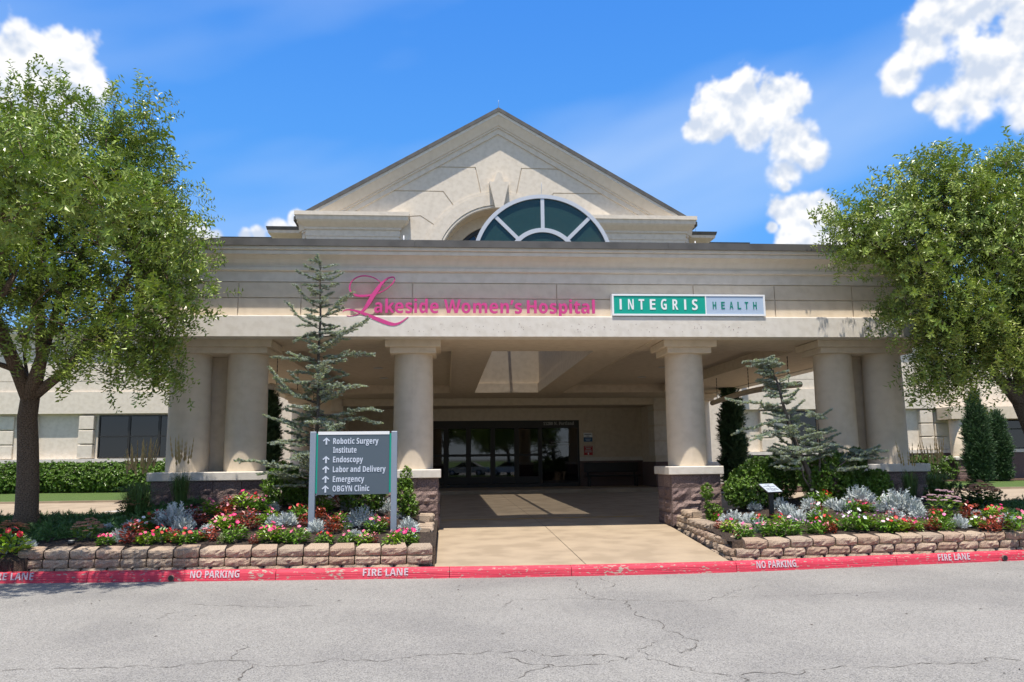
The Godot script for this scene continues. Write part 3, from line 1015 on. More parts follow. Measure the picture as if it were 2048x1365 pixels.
	for sd in [-1.0, 1.0]:
		var rs := flat()
		var xa: float = X0 + (-7.78 if sd < 0 else 4.12)
		loft_rect(rs, xa, xa + 3.66, 31.9, 32.5, lev)
		part("cornice_return", done(rs), M.stucco_pale, h)
		var rc := flat()
		loft_rect(rc, X0 + sd * 7.95 - 0.3, X0 + sd * 7.95 + 0.3, 31.8, 32.2, [[11.36, 0.0], [11.45, 0.05]])
	# stepped blocks behind the gable
	for b in [[9.2, 34.1, 11.05, 11.55], [12.0, 37.4, 11.5, 12.0]]:
		var bs := flat()
		loft_rect(bs, X0 - b[0], X0 + b[0], b[1], 60.0, [[5.3, 0.0], [b[2], 0.0], [b[2] + 0.02, 0.05], [b[2] + 0.10, 0.22], [b[2] + 0.22, 0.50], [b[2] + 0.24, 0.52], [b[2] + 0.36, 0.54]])
		part("upper_wall", done(bs), M.stucco_pale, h)
		var cs := flat()
		loft_rect(cs, X0 - b[0], X0 + b[0], b[1], 60.0, [[b[2] + 0.36, 0.56], [b[3], 0.60]])
		part("coping", done(cs), M.coping, h)
	# walls under the gable either side of the entrance recess, its lintel and its ceiling
	for sd in [-1.0, 1.0]:
		var xa: float = X0 + sd * 6.25
		var xb: float = X0 + sd * 7.8
		part("pier_wall", box_mesh(minf(xa, xb), maxf(xa, xb), 0.4, 5.2, 32.0, 34.6), M.stucco, h)
		for k in 4:
			part("quoin", box_mesh(X0 + sd * 6.25 - 0.03 if sd > 0 else X0 - 6.72, X0 + 6.72 if sd > 0 else X0 - 6.22, 1.75 + k * 0.62, 2.30 + k * 0.62, 31.95, 32.9), M.stucco_pale, h)
		part("pier_wall", box_mesh(minf(xb, X0 + sd * 9.2), maxf(xb, X0 + sd * 9.2), 0.3, 5.3, 34.1, 40.0), M.stucco_pale, h)
		part("pier_wall", box_mesh(minf(X0 + sd * 9.2, X0 + sd * 12.0), maxf(X0 + sd * 9.2, X0 + sd * 12.0), 0.3, 5.3, 37.4, 40.0), M.stucco_pale, h)
		part("stone_base", box_mesh(minf(xa, xb) - 0.02, maxf(xa, xb) + 0.02, 0.42, 1.5, 31.97, 34.6), M.stone[1], h)
	part("lintel", box_mesh(X0 - 6.25, X0 + 6.25, 3.80, 5.2, 31.95, 32.5), M.stucco, h)
	part("recess_ceiling", box_mesh(X0 - 6.25, X0 + 6.25, 3.82, 4.0, 32.5, 34.6), M.stucco, h)
	# entrance wall with its glazed front
	var gx0 := -1.25
	var gx1 := 5.70
	part("entrance_wall", box_mesh(X0 - 6.25, gx0, 0.5, 3.82, 34.2, 34.6), M.stucco, h)
	part("entrance_wall", box_mesh(gx1, X0 + 6.25, 0.5, 3.82, 34.2, 34.6), M.stucco, h)
	part("entrance_wall", box_mesh(gx0, gx1, 3.30, 3.82, 34.2, 34.6), M.stucco, h)
	for w in [[X0 - 6.25, gx0], [gx1, X0 + 6.25]]:
		part("dado_rail", box_mesh(w[0], w[1], 1.56, 1.72, 34.14, 34.2), M.stucco_trim, h)
		part("stone_base", box_mesh(w[0], w[1], 0.5, 1.56, 34.16, 34.2), M.stone[1], h)
	var fs := flat()
	bx(fs, gx0, gx1, 2.97, 3.30, 34.2, 34.4)
	bx(fs, gx0, gx1, 0.5, 0.64, 34.2, 34.4)
	var bars := [gx0, 0.0, 0.95, 1.98, 3.0, 4.02, gx1]
	for k in bars.size():
		var c: float = bars[k]
		bx(fs, maxf(gx0, c - 0.07), minf(gx1, c + 0.07), 0.64, 2.97, 34.205, 34.4)
	var front := part("glazed_entrance", done(fs), M.frame, h)
	front.set_meta("label", "dark framed sliding glass entrance doors beside a fixed pane with the street number")
	for k in bars.size() - 1:
		var xa: float = bars[k] + 0.07
		var xb: float = bars[k + 1] - 0.07
		if k == 5:
			part("fixed_pane", box_mesh(xa, xb, 0.64, 2.97, 34.28, 34.29), M.glass_door, front)
			continue
		var ds := flat()
		bx(ds, xa, xb, 0.66, 0.93, 34.24, 34.3)
		bx(ds, xa, xb, 1.80, 1.88, 34.24, 34.3)
		bx(ds, xa, xa + 0.035, 0.93, 2.95, 34.242, 34.3)
		bx(ds, xb - 0.035, xb, 0.93, 2.95, 34.242, 34.3)
		part("sliding_door", done(ds), M.frame, front)
		part("pane", box_mesh(xa + 0.036, xb - 0.036, 0.94, 1.79, 34.27, 34.28), M.glass_door, front)
		part("pane", box_mesh(xa + 0.036, xb - 0.036, 1.89, 2.95, 34.27, 34.28), M.glass_door, front)
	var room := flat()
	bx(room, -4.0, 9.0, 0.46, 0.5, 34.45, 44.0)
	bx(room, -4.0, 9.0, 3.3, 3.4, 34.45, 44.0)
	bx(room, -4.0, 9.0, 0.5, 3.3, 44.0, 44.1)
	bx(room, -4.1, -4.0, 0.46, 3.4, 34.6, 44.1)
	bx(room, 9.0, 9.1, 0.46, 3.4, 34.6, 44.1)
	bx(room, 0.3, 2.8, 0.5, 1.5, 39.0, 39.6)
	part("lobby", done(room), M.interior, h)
	var num := part("street_number", letters("11200 N. Portland", 0.135, 1.0, 0.004, fonts(true)), M.dim_letter, front, Vector3(4.15, 3.06, -34.197))
	num.scale.x = 1.33 / maxf(num.mesh.get_aabb().size.x, 0.1)
	num.position.y = 3.07 - 0.02
	for tx in [["LAKESIDE DOCTORS", 4.5, 2.32, 0.052, 0.75], ["GYNECOLOGY & OBSTETRICS", 4.34, 2.215, 0.045, 0.92]]:
		var o := part("door_lettering", letters(tx[0], tx[3], 1.0, 0.003, fonts(true, false)), M.dim_letter, front, Vector3(tx[1], tx[2], -34.276))
		o.scale.x = tx[4] / o.mesh.get_aabb().size.x
	# wings, set back and lower
	for sd in [-1.0, 1.0]:
		var xa: float = X0 + sd * 12.0
		var xb: float = X0 + sd * 62.0
		var x0 := minf(xa, xb)
		var x1 := maxf(xa, xb)
		part("wing_wall", box_mesh(x0, x1, 1.9, 4.0, 39.30, 39.9), M.stucco_pale, h)
		part("belt_course", box_mesh(x0, x1, 4.0, 5.02, 39.0, 39.9), M.stucco_pale, h)
		part("wing_wall", box_mesh(x0, x1, 5.02, 5.50, 39.08, 39.9), M.stucco_pale, h)
		part("wing_wall", box_mesh(x0, x1, 5.53, 7.5, 39.08, 39.9), M.stucco_pale, h)
		part("wing_wall", box_mesh(x0, x1, 5.4, 5.6, 39.11, 39.85), M.stucco_pale, h)
		var cs := flat()
		loft_rect(cs, x0, x1, 39.08, 60.0, [[7.5, 0.0], [7.52, 0.05], [7.62, 0.2], [7.72, 0.35], [7.85, 0.36]])
		part("cornice", done(cs), M.stucco_trim, h)
		var cp := flat()
		loft_rect(cp, x0, x1, 39.08, 60.0, [[7.85, 0.4], [8.0, 0.42]])
		part("coping", done(cp), M.coping, h)
		part("sill_course", box_mesh(x0, x1, 1.74, 1.9, 38.96, 39.9), M.stucco_trim, h)
		part("stone_base", box_mesh(x0, x1, 0.3, 1.74, 39.04, 39.9), M.stone[1], h)
	for q in [-17.10, -19.67, -20.75, -26.0, -10.6, 15.70, 24.08, 24.92, 22.0]:
		for k in 3:
			var qs := flat()
			var dq := 39.02 if q != 24.92 and q != -20.75 else 39.2
			soft_box(qs, Vector3(q, 1.92 + k * 0.675, -39.35), Vector3(q + 0.67, 2.545 + k * 0.675, -dq), 0.02)
			part("quoin", done(qs), M.stucco_pale, h)
	window(h, -16.27, -10.75, 1.93, 3.93, 39.22, 4, [0.5])
	window(h, -25.2, -21.0, 1.93, 3.93, 39.22, 3, [0.5])
	window(h, 17.35, 21.5, 1.93, 3.93, 39.22, 3, [0.5])
	window(h, 27.2, 31.5, 1.93, 3.93, 39.22, 3, [0.5])
	# round column at the wing porch
	var col := round_st()
	lathe(col, 25.55, 38.3, [[0.41, 1.55], [0.40, 3.4], [0.0, 3.4]], 28)
	part("porch_column", done(col), M.stucco, h)
	var pl := flat()
	loft_rect(pl, 25.0, 26.1, 37.8, 38.9, [[1.40, 0.05], [1.52, 0.05], [1.55, 0.0]])
	part("plinth_cap", done(pl), M.stucco_trim, h)
	var kk := 0
	for cy in 4:
		for cx in 2:
			part("stone_block", rough_block(0.53, 0.25, 0.2, 300 + kk, 0.012), M.stone[kk % 4], h, Vector3(25.02 + cx * 0.55 + 0.265, 0.42 + cy * 0.25, -37.85))
			kk += 1
	part("porch_beam", box_mesh(24.95, 36.0, 3.4, 4.0, 37.8, 39.0), M.stucco, h)


func poly_area(p: PackedVector2Array) -> float:
	var a := 0.0
	for i in p.size():
		a += p[i].cross(p[(i + 1) % p.size()])
	return a * 0.5


# split-faced masonry unit: its rough face looks along +z, centred on x, standing on y = 0, face plane at z = 0
func rough_block(wide: float, high: float, deep: float, seed_: int, rough: float, joint := 0.007) -> Mesh:
	var s := flat()
	var nx := maxi(3, int(wide / 0.065))
	var ny := maxi(3, int(high / 0.055))
	var w := wide - joint
	var hh := high - joint
	var grid := []
	for j in ny + 1:
		var row := []
		for i in nx + 1:
			var u := float(i) / nx
			var v := float(j) / ny
			var edge := minf(minf(u, 1.0 - u) * wide, minf(v, 1.0 - v) * high)
			var k := smoothstep(0.0, 0.05, edge)
			var z := (rough * (0.8 + 1.7 * bumps.get_noise_3d(u * wide * 7.0 + seed_ * 13.7, v * high * 9.0, seed_ * 3.1))) * k
			row.append(Vector3((u - 0.5) * w, joint * 0.5 + v * hh, z))
		grid.append(row)
	for j in ny:
		for i in nx:
			quad(s, grid[j][i], grid[j][i + 1], grid[j + 1][i + 1], grid[j + 1][i])
	var y0 := joint * 0.5
	var y1 := joint * 0.5 + hh
	var xa := -w * 0.5
	var xb := w * 0.5
	var zb := -deep
	quad(s, Vector3(xa, y1, 0), Vector3(xb, y1, 0), Vector3(xb, y1, zb), Vector3(xa, y1, zb))
	quad(s, Vector3(xa, y0, zb), Vector3(xb, y0, zb), Vector3(xb, y0, 0), Vector3(xa, y0, 0))
	quad(s, Vector3(xb, y0, 0), Vector3(xb, y0, zb), Vector3(xb, y1, zb), Vector3(xb, y1, 0))
	quad(s, Vector3(xa, y0, zb), Vector3(xa, y0, 0), Vector3(xa, y1, 0), Vector3(xa, y1, zb))
	return done(s)


# ------------------------------------------------------------------ portico
func plinth(parent: Node, x0: float, x1: float, d0: float, d1: float, y0: float, seed_: int) -> void:
	var core := part("plinth", box_mesh(x0 + 0.03, x1 - 0.03, y0 - 0.1, 1.31, d0 + 0.03, d1 - 0.03), M.mortar, parent)
	var cs := flat()
	soft_box(cs, Vector3(x0 - 0.06, 1.31, -d1 - 0.06), Vector3(x1 + 0.06, 1.475, -d0 + 0.06), 0.012)
	part("cap_stone", done(cs), M.stucco_trim, core)
	var k := seed_
	var wide := x1 - x0
	for c in 4:
		var y := 1.31 - 0.255 * (c + 1)
		var rough := 0.028 if c > 0 else 0.012
		var n := int(round(wide / 0.52))
		var x := x0
		var cutsx := []
		for i in n + 1:
			var e := x0 + wide * i / n
			if i > 0 and i < n:
				e += (0.1 if c % 2 == 0 else -0.13)
			cutsx.append(e)
		for i in n:
			var w: float = cutsx[i + 1] - cutsx[i]
			part("stone_block", rough_block(w, 0.255, 0.1, k, rough if k % 5 != 0 else 0.01), M.stone[(k * 7 + c) % 4], core, Vector3((cutsx[i] + cutsx[i + 1]) * 0.5, y, -d0))
			k += 1
		var depth := d1 - d0
		var m := maxi(2, int(round(depth / 0.5)))
		for i in m:
			var w2 := (depth - 0.1) / m
			for sd in [-1.0, 1.0]:
				var o := part("stone_block", rough_block(w2, 0.255, 0.1, k, rough), M.stone[(k * 5 + c) % 4], core, Vector3(x0 if sd < 0 else x1, y, -(d0 + 0.1 + w2 * (i + 0.5))), sd * PI / 2)
				k += 1


func build_portico() -> void:
	var p := thing("entrance_portico", "wide cream entrance canopy carried on round columns with stone plinths", "portico")
	var xl := X0 - 8.2
	var xr := X0 + 8.2
	var df := 15.75
	var dr := 31.88
	# soffit with two recessed fields and the skylight opening
	var xs := [xl - 0.13, X0 - 5.9, X0 - 2.05, X0 - 1.2, X0 + 1.24, X0 + 2.09, X0 + 5.9, xr + 0.13]
	var ds := [15.62, 17.9, 29.28, dr]
	var ss := flat()
	for i in xs.size() - 1:
		for j in ds.size() - 1:
			if j == 1 and (i == 1 or i == 3 or i == 5):
				continue
			quad(ss, Vector3(xs[i], 4.08, -ds[j + 1]), Vector3(xs[i + 1], 4.08, -ds[j + 1]), Vector3(xs[i + 1], 4.08, -ds[j]), Vector3(xs[i], 4.08, -ds[j]))
	part("soffit", done(ss), M.stucco, p)
	for i in [1, 5]:
		var rs := flat()
		var xa: float = xs[i]
		var xb: float = xs[i + 1]
		var yt := 4.37
		quad(rs, Vector3(xa, yt, -29.28), Vector3(xb, yt, -29.28), Vector3(xb, yt, -17.9), Vector3(xa, yt, -17.9))
		quad(rs, Vector3(xa, 4.08, -29.28), Vector3(xb, 4.08, -29.28), Vector3(xb, yt, -29.28), Vector3(xa, yt, -29.28))
		quad(rs, Vector3(xb, 4.08, -17.9), Vector3(xa, 4.08, -17.9), Vector3(xa, yt, -17.9), Vector3(xb, yt, -17.9))
		quad(rs, Vector3(xa, 4.08, -17.9), Vector3(xa, 4.08, -29.28), Vector3(xa, yt, -29.28), Vector3(xa, yt, -17.9))
		quad(rs, Vector3(xb, 4.08, -29.28), Vector3(xb, 4.08, -17.9), Vector3(xb, yt, -17.9), Vector3(xb, yt, -29.28))
		part("recessed_ceiling", done(rs), M.stucco, p)
	# control joints either side of the skylight band
	for jx in [X0 - 2.0, X0 + 2.1]:
		part("soffit_bead", box_mesh(jx - 0.012, jx + 0.012, 4.066, 4.08, 15.64, 31.85), M.stucco, p)
	# roof deck
	var rd := flat()
	var ex := [xl + 0.1, X0 - 1.22, X0 + 1.26, xr - 0.1]
	var ed := [df + 0.1, 17.87, 29.31, dr]
	for i in 3:
		for j in 3:
			if i != 1 or j != 1:
				bx(rd, ex[i], ex[i + 1], 5.45, 5.55, ed[j], ed[j + 1])
	part("roof_deck", done(rd), M.coping, p)
	# beam, frieze panels, cornice, coping round three sides
	var bs := flat()
	for b in [[xl - 0.15, xr + 0.15, 15.6, 16.0], [xl - 0.15, xl + 0.25, 16.0, dr], [xr - 0.25, xr + 0.15, 16.0, dr]]:
		bx(bs, b[0], b[1], 4.06, 4.455, b[2], b[3])
	var beam := part("beam", done(bs), M.stucco_trim, p)
	var wash := flat()
	loft_rect(wash, xl, xr, df, dr, [[4.455, 0.148], [4.475, 0.14], [4.482, -0.05]], false)
	part("beam_top", done(wash), M.stucco_trim, p)
	var holes := round_st()
	for k in 95:
		var hx := rng.randf_range(X0 - 3.0, X0 + 4.4)
		var row: float = [4.16, 4.20, 4.245, 4.27, 4.31][rng.randi() % 5]
		var rr := rng.randf_range(0.004, 0.0085)
		tube(holes, [Vector3(hx, row + rng.randf_range(-0.015, 0.015), -15.603), Vector3(hx, row, -15.5985)], [rr, rr], 6)
	part("anchor_holes", done(holes), M.mortar, beam).set_meta("kind", "stuff")
	var back := flat()
	for b in [[xl + 0.025, xr - 0.025, df + 0.025, df + 0.35], [xl + 0.025, xl + 0.35, df + 0.35, dr], [xr - 0.35, xr - 0.025, df + 0.35, dr]]:
		bx(back, b[0], b[1], 4.455, 5.9, b[2], b[3])
	part("frieze_backing", done(back), M.stucco, p)
	var joints := [xl, X0 - 6.24, X0 - 5.03, X0 - 2.85, X0 + 0.05, X0 + 2.88, X0 + 4.6, X0 + 6.27, xr]
	for row in [[4.47, 4.838], [4.858, 5.155]]:
		for i in joints.size() - 1:
			part("frieze_panel", box_mesh(joints[i] + (0.011 if i > 0 else 0.0), joints[i + 1] - (0.011 if i < joints.size() - 2 else 0.0), row[0], row[1], df, df + 0.03), M.stucco, p)
		for sx in [xl, xr]:
			for j in 5:
				var da := lerpf(df + 0.03, dr, j / 5.0)
				var db := lerpf(df + 0.03, dr, (j + 1) / 5.0)
				part("frieze_panel", box_mesh(sx if sx == xl else sx - 0.03, sx + 0.03 if sx == xl else sx, row[0], row[1], da + 0.011, db - 0.011), M.stucco, p)
	var top := flat()
	loft_rect(top, xl, xr, df, dr, [[5.175, -0.03], [5.175, 0.0], [5.385, 0.0], [5.385, 0.035], [5.40, 0.05], [5.455, 0.05], [5.46, 0.02], [5.50, 0.03], [5.55, 0.06], [5.60, 0.10], [5.64, 0.15], [5.675, 0.20], [5.675, 0.235], [5.745, 0.24], [5.75, 0.225], [5.755, 0.255], [5.765, 0.275], [5.83, 0.28]], false)
	part("cornice", done(top), M.stucco_pale, p)
	# metal coping in lengths
	for seg in [[xl - 0.32, X0 - 2.8], [X0 - 2.796, X0 + 2.3], [X0 + 2.304, xr + 0.32]]:
		part("coping", box_mesh(seg[0], seg[1], 5.825, 5.965, df - 0.32, df + 0.4), M.coping, p)
	for sx in [[xl - 0.32, xl + 0.4], [xr - 0.4, xr + 0.32]]:
		part("coping", box_mesh(sx[0], sx[1], 5.825, 5.964, df + 0.4, dr), M.coping, p)
	# columns with capitals on their plinths
	var shaft := round_st()
	lathe(shaft, 0, 0, [[0.405, 1.47], [0.405, 2.2], [0.402, 3.0], [0.392, 3.815]], 48)
	var shaft_mesh := done(shaft)
	var groups := [[X0 - 7.32, X0 - 6.2, 16.6], [X0 - 2.85, X0 - 2.85, 16.6], [X0 + 2.87, X0 + 2.87, 16.6], [X0 + 6.17, X0 + 7.27, 16.6], [X0 - 7.5, X0 - 7.5, 30.4], [X0 + 7.6, X0 + 7.6, 30.4]]
	for k in groups.size():
		var a: float = groups[k][0]
		var b: float = groups[k][1]
		var d: float = groups[k][2]
		for cx in ([a] if a == b else [a, b]):
			part("column", shaft_mesh, M.stucco, p, Vector3(cx, 0, -d))
		if a != b:
			# solid pier between the pair
			part("pier_panel", box_mesh((a + b) * 0.5 - 0.28, (a + b) * 0.5 + 0.28, 1.47, 3.82, d + 0.28, d + 0.48), M.stucco, p)
		for lv in [[3.925, 4.07, 0.56], [3.805, 3.93, 0.465]]:
			var c := flat()
			soft_box(c, Vector3(a - lv[2], lv[0], -d - lv[2]), Vector3(b + lv[2], lv[1], -d + lv[2]), 0.008)
			part("capital", done(c), M.stucco, p)
		plinth(p, a - 0.51, b + 0.51, d - 0.52, d + 0.52, 0.29, 20 + k * 40)
	# skylight: shaft, barrel vault on a curb, fan light at its street end
	var sh := flat()
	var sx0 := X0 - 1.2
	var sx1 := X0 + 1.24
	for q in [[Vector3(sx0, 4.08, -29.28), Vector3(sx1, 4.08, -29.28)], [Vector3(sx1, 4.08, -17.9), Vector3(sx0, 4.08, -17.9)], [Vector3(sx0, 4.08, -17.9), Vector3(sx0, 4.08, -29.28)], [Vector3(sx1, 4.08, -29.28), Vector3(sx1, 4.08, -17.9)]]:
		quad(sh, q[0], q[1], q[1] + Vector3(0, 2.03, 0), q[0] + Vector3(0, 2.03, 0))
	bx(sh, sx0 - 0.02, sx1 + 0.02, 4.085, 4.42, 29.2, 29.3)
	bx(sh, sx1 - 0.06, sx1 + 0.02, 4.085, 4.42, 17.9, 29.2)
	bx(sh, sx0 - 0.02, sx0 + 0.06, 4.085, 4.42, 17.9, 29.2)
	part("skylight_shaft", done(sh), M.stucco, p)
	var cb := flat()
	bx(cb, X0 - 1.63, sx0 - 0.01, 5.55, 6.1, 17.8, 29.4)
	bx(cb, sx1 + 0.01, X0 + 1.67, 5.55, 6.1, 17.8, 29.4)
	bx(cb, sx0 - 0.01, sx1 + 0.01, 5.55, 6.1, 17.75, 17.89)
	bx(cb, sx0 - 0.01, sx1 + 0.01, 5.55, 6.1, 29.3, 29.44)
	part("skylight_curb", done(cb), M.coping, p)
	var vx := X0 + 0.05
	var vc := Vector2(vx, 6.11)
	var R := 1.60
	var ribs := flat()
	var bays := 10
	for k in range(1, bays + 1):
		var d := lerpf(17.88, 29.34, float(k) / bays)
		slab(ribs, ring_poly(R - 0.03, R + 0.035, 0.0, PI, 32, vc), d - 0.025, d + 0.025)
	bx(ribs, vx - 0.05, vx + 0.05, 7.69, 7.75, 17.92, 29.34)
	var vault := part("skylight_vault", done(ribs), M.alu, p)
	for k in bays:
		var d0 := lerpf(17.88, 29.34, float(k) / bays) + 0.02
		var d1 := lerpf(17.88, 29.34, float(k + 1) / bays) - 0.02
		var g := round_st()
		for i in 24:
			var a0 := PI * i / 24.0
			var a1 := PI * (i + 1) / 24.0
			quad(g, Vector3(vx + cos(a0) * R, 6.11 + sin(a0) * R, -d0), Vector3(vx + cos(a0) * R, 6.11 + sin(a0) * R, -d1), Vector3(vx + cos(a1) * R, 6.11 + sin(a1) * R, -d1), Vector3(vx + cos(a1) * R, 6.11 + sin(a1) * R, -d0))
		part("vault_pane", done(g), M.glass_vault, vault)
	var fan := flat()
	slab(fan, ring_poly(R - 0.05, R + 0.04, 0.0, PI, 48, vc), 17.80, 17.92)
	slab(fan, ring_poly(0.74, 0.84, 0.0, PI, 32, vc), 17.81, 17.9)
	for a in [0.25, 0.5, 0.75]:
		var dv := Vector2.from_angle(PI * a)
		var o := dv.orthogonal() * 0.042
		slab(fan, PackedVector2Array([vc + dv * 0.83 + o, vc + dv * 1.56 + o, vc + dv * 1.56 - o, vc + dv * 0.83 - o]), 17.812, 17.9)
	var fl := part("fan_light", done(fan), M.alu, p)
	fl.set_meta("label", "half round fan light of dark green glass in white metal bars")
	for k in 4:
		part("pane", slab_mesh(ring_poly(0.84, 1.555, PI * k / 4.0 + 0.03, PI * (k + 1) / 4.0 - 0.03, 12, vc), 17.85, 17.86), M.glass_green, fl)
	part("pane", slab_mesh(arc(0.745, 0.0, PI, 24, vc), 17.85, 17.86), M.glass_green, fl)
	var ef := flat()
	slab(ef, arc(R - 0.02, 0.0, PI, 32, vc), 29.36, 29.40)
	part("vault_end", done(ef), M.alu, vault)

# ------------------------------------------------------------------ signs
# one line of lettering fitted to a width, a cap height and a baseline
func line(parent: Node, called: String, text: String, x0: float, x1: float, base: float, cap: float, z: float, depth: float, m: Material, font: Font) -> MeshInstance3D:
	var t := letters(text, 0.46, 1.0, depth, font)
	var hb := letters("H", 0.46, 1.0, depth, font).get_aabb()
	var own := t.get_aabb()
	var sx := (x1 - x0) / own.size.x
	var sy := cap / hb.size.y
	var o := part(called, t, m, parent, Vector3(x0 - own.position.x * sx, base - hb.position.y * sy, z))
	o.scale = Vector3(sx, sy, 1)
	return o


func word(parent: Node, called: String, text: String, x0: float, x1: float, base: float, cap: float, z: float, depth: float, m: Material, font: Font) -> void:
	var hb := letters("H", 0.46, 1.0, depth, font).get_aabb()
	var whole := letters(text, 0.46, 1.0, depth, font).get_aabb()
	var sx := (x1 - x0) / whole.size.x
	var sy := cap / hb.size.y
	for i in text.length():
		if text[i] == " ":
			continue
		var upto := letters(text.substr(0, i + 1), 0.46, 1.0, depth, font).get_aabb()
		var t := letters(text[i], 0.46, 1.0, depth, font)
		var own := t.get_aabb()
		var o := part(called, t, m, parent, Vector3(x0 + (upto.end.x - whole.position.x - own.end.x) * sx, base - hb.position.y * sy, z))
		o.scale = Vector3(sx, sy, 1)


# flowing stroke of changing half width, cut from plate
func stroke(pts: Array, z: float, thick: float) -> Mesh:
	var s := flat()
	var c := []
	for i in pts.size() - 1:
		var p0: Array = pts[maxi(i - 1, 0)]
		var p1: Array = pts[i]
		var p2: Array = pts[i + 1]
		var p3: Array = pts[mini(i + 2, pts.size() - 1)]
		for k in 6:
			var t := k / 6.0
			var v := []
			for q in 3:
				v.append(cubic_interpolate(p1[q], p2[q], p0[q], p3[q], t) if q < 2 else lerpf(p1[q], p2[q], t))
			c.append(v)
	c.append(pts[-1])
	var l := []
	var r := []
	for i in c.size():
		var a: Array = c[maxi(i - 1, 0)]
		var b: Array = c[mini(i + 1, c.size() - 1)]
		var dir := Vector2(b[0] - a[0], b[1] - a[1]).normalized()
		var n := Vector2(-dir.y, dir.x) * float(c[i][2])
		l.append(Vector3(c[i][0] + n.x, c[i][1] + n.y, z))
		r.append(Vector3(c[i][0] - n.x, c[i][1] - n.y, z))
	var dz := Vector3(0, 0, -thick)
	for i in c.size() - 1:
		quad(s, r[i], r[i + 1], l[i + 1], l[i])
		quad(s, l[i], l[i + 1], l[i + 1] + dz, l[i] + dz)
		quad(s, r[i + 1], r[i], r[i] + dz, r[i + 1] + dz)
	return done(s)


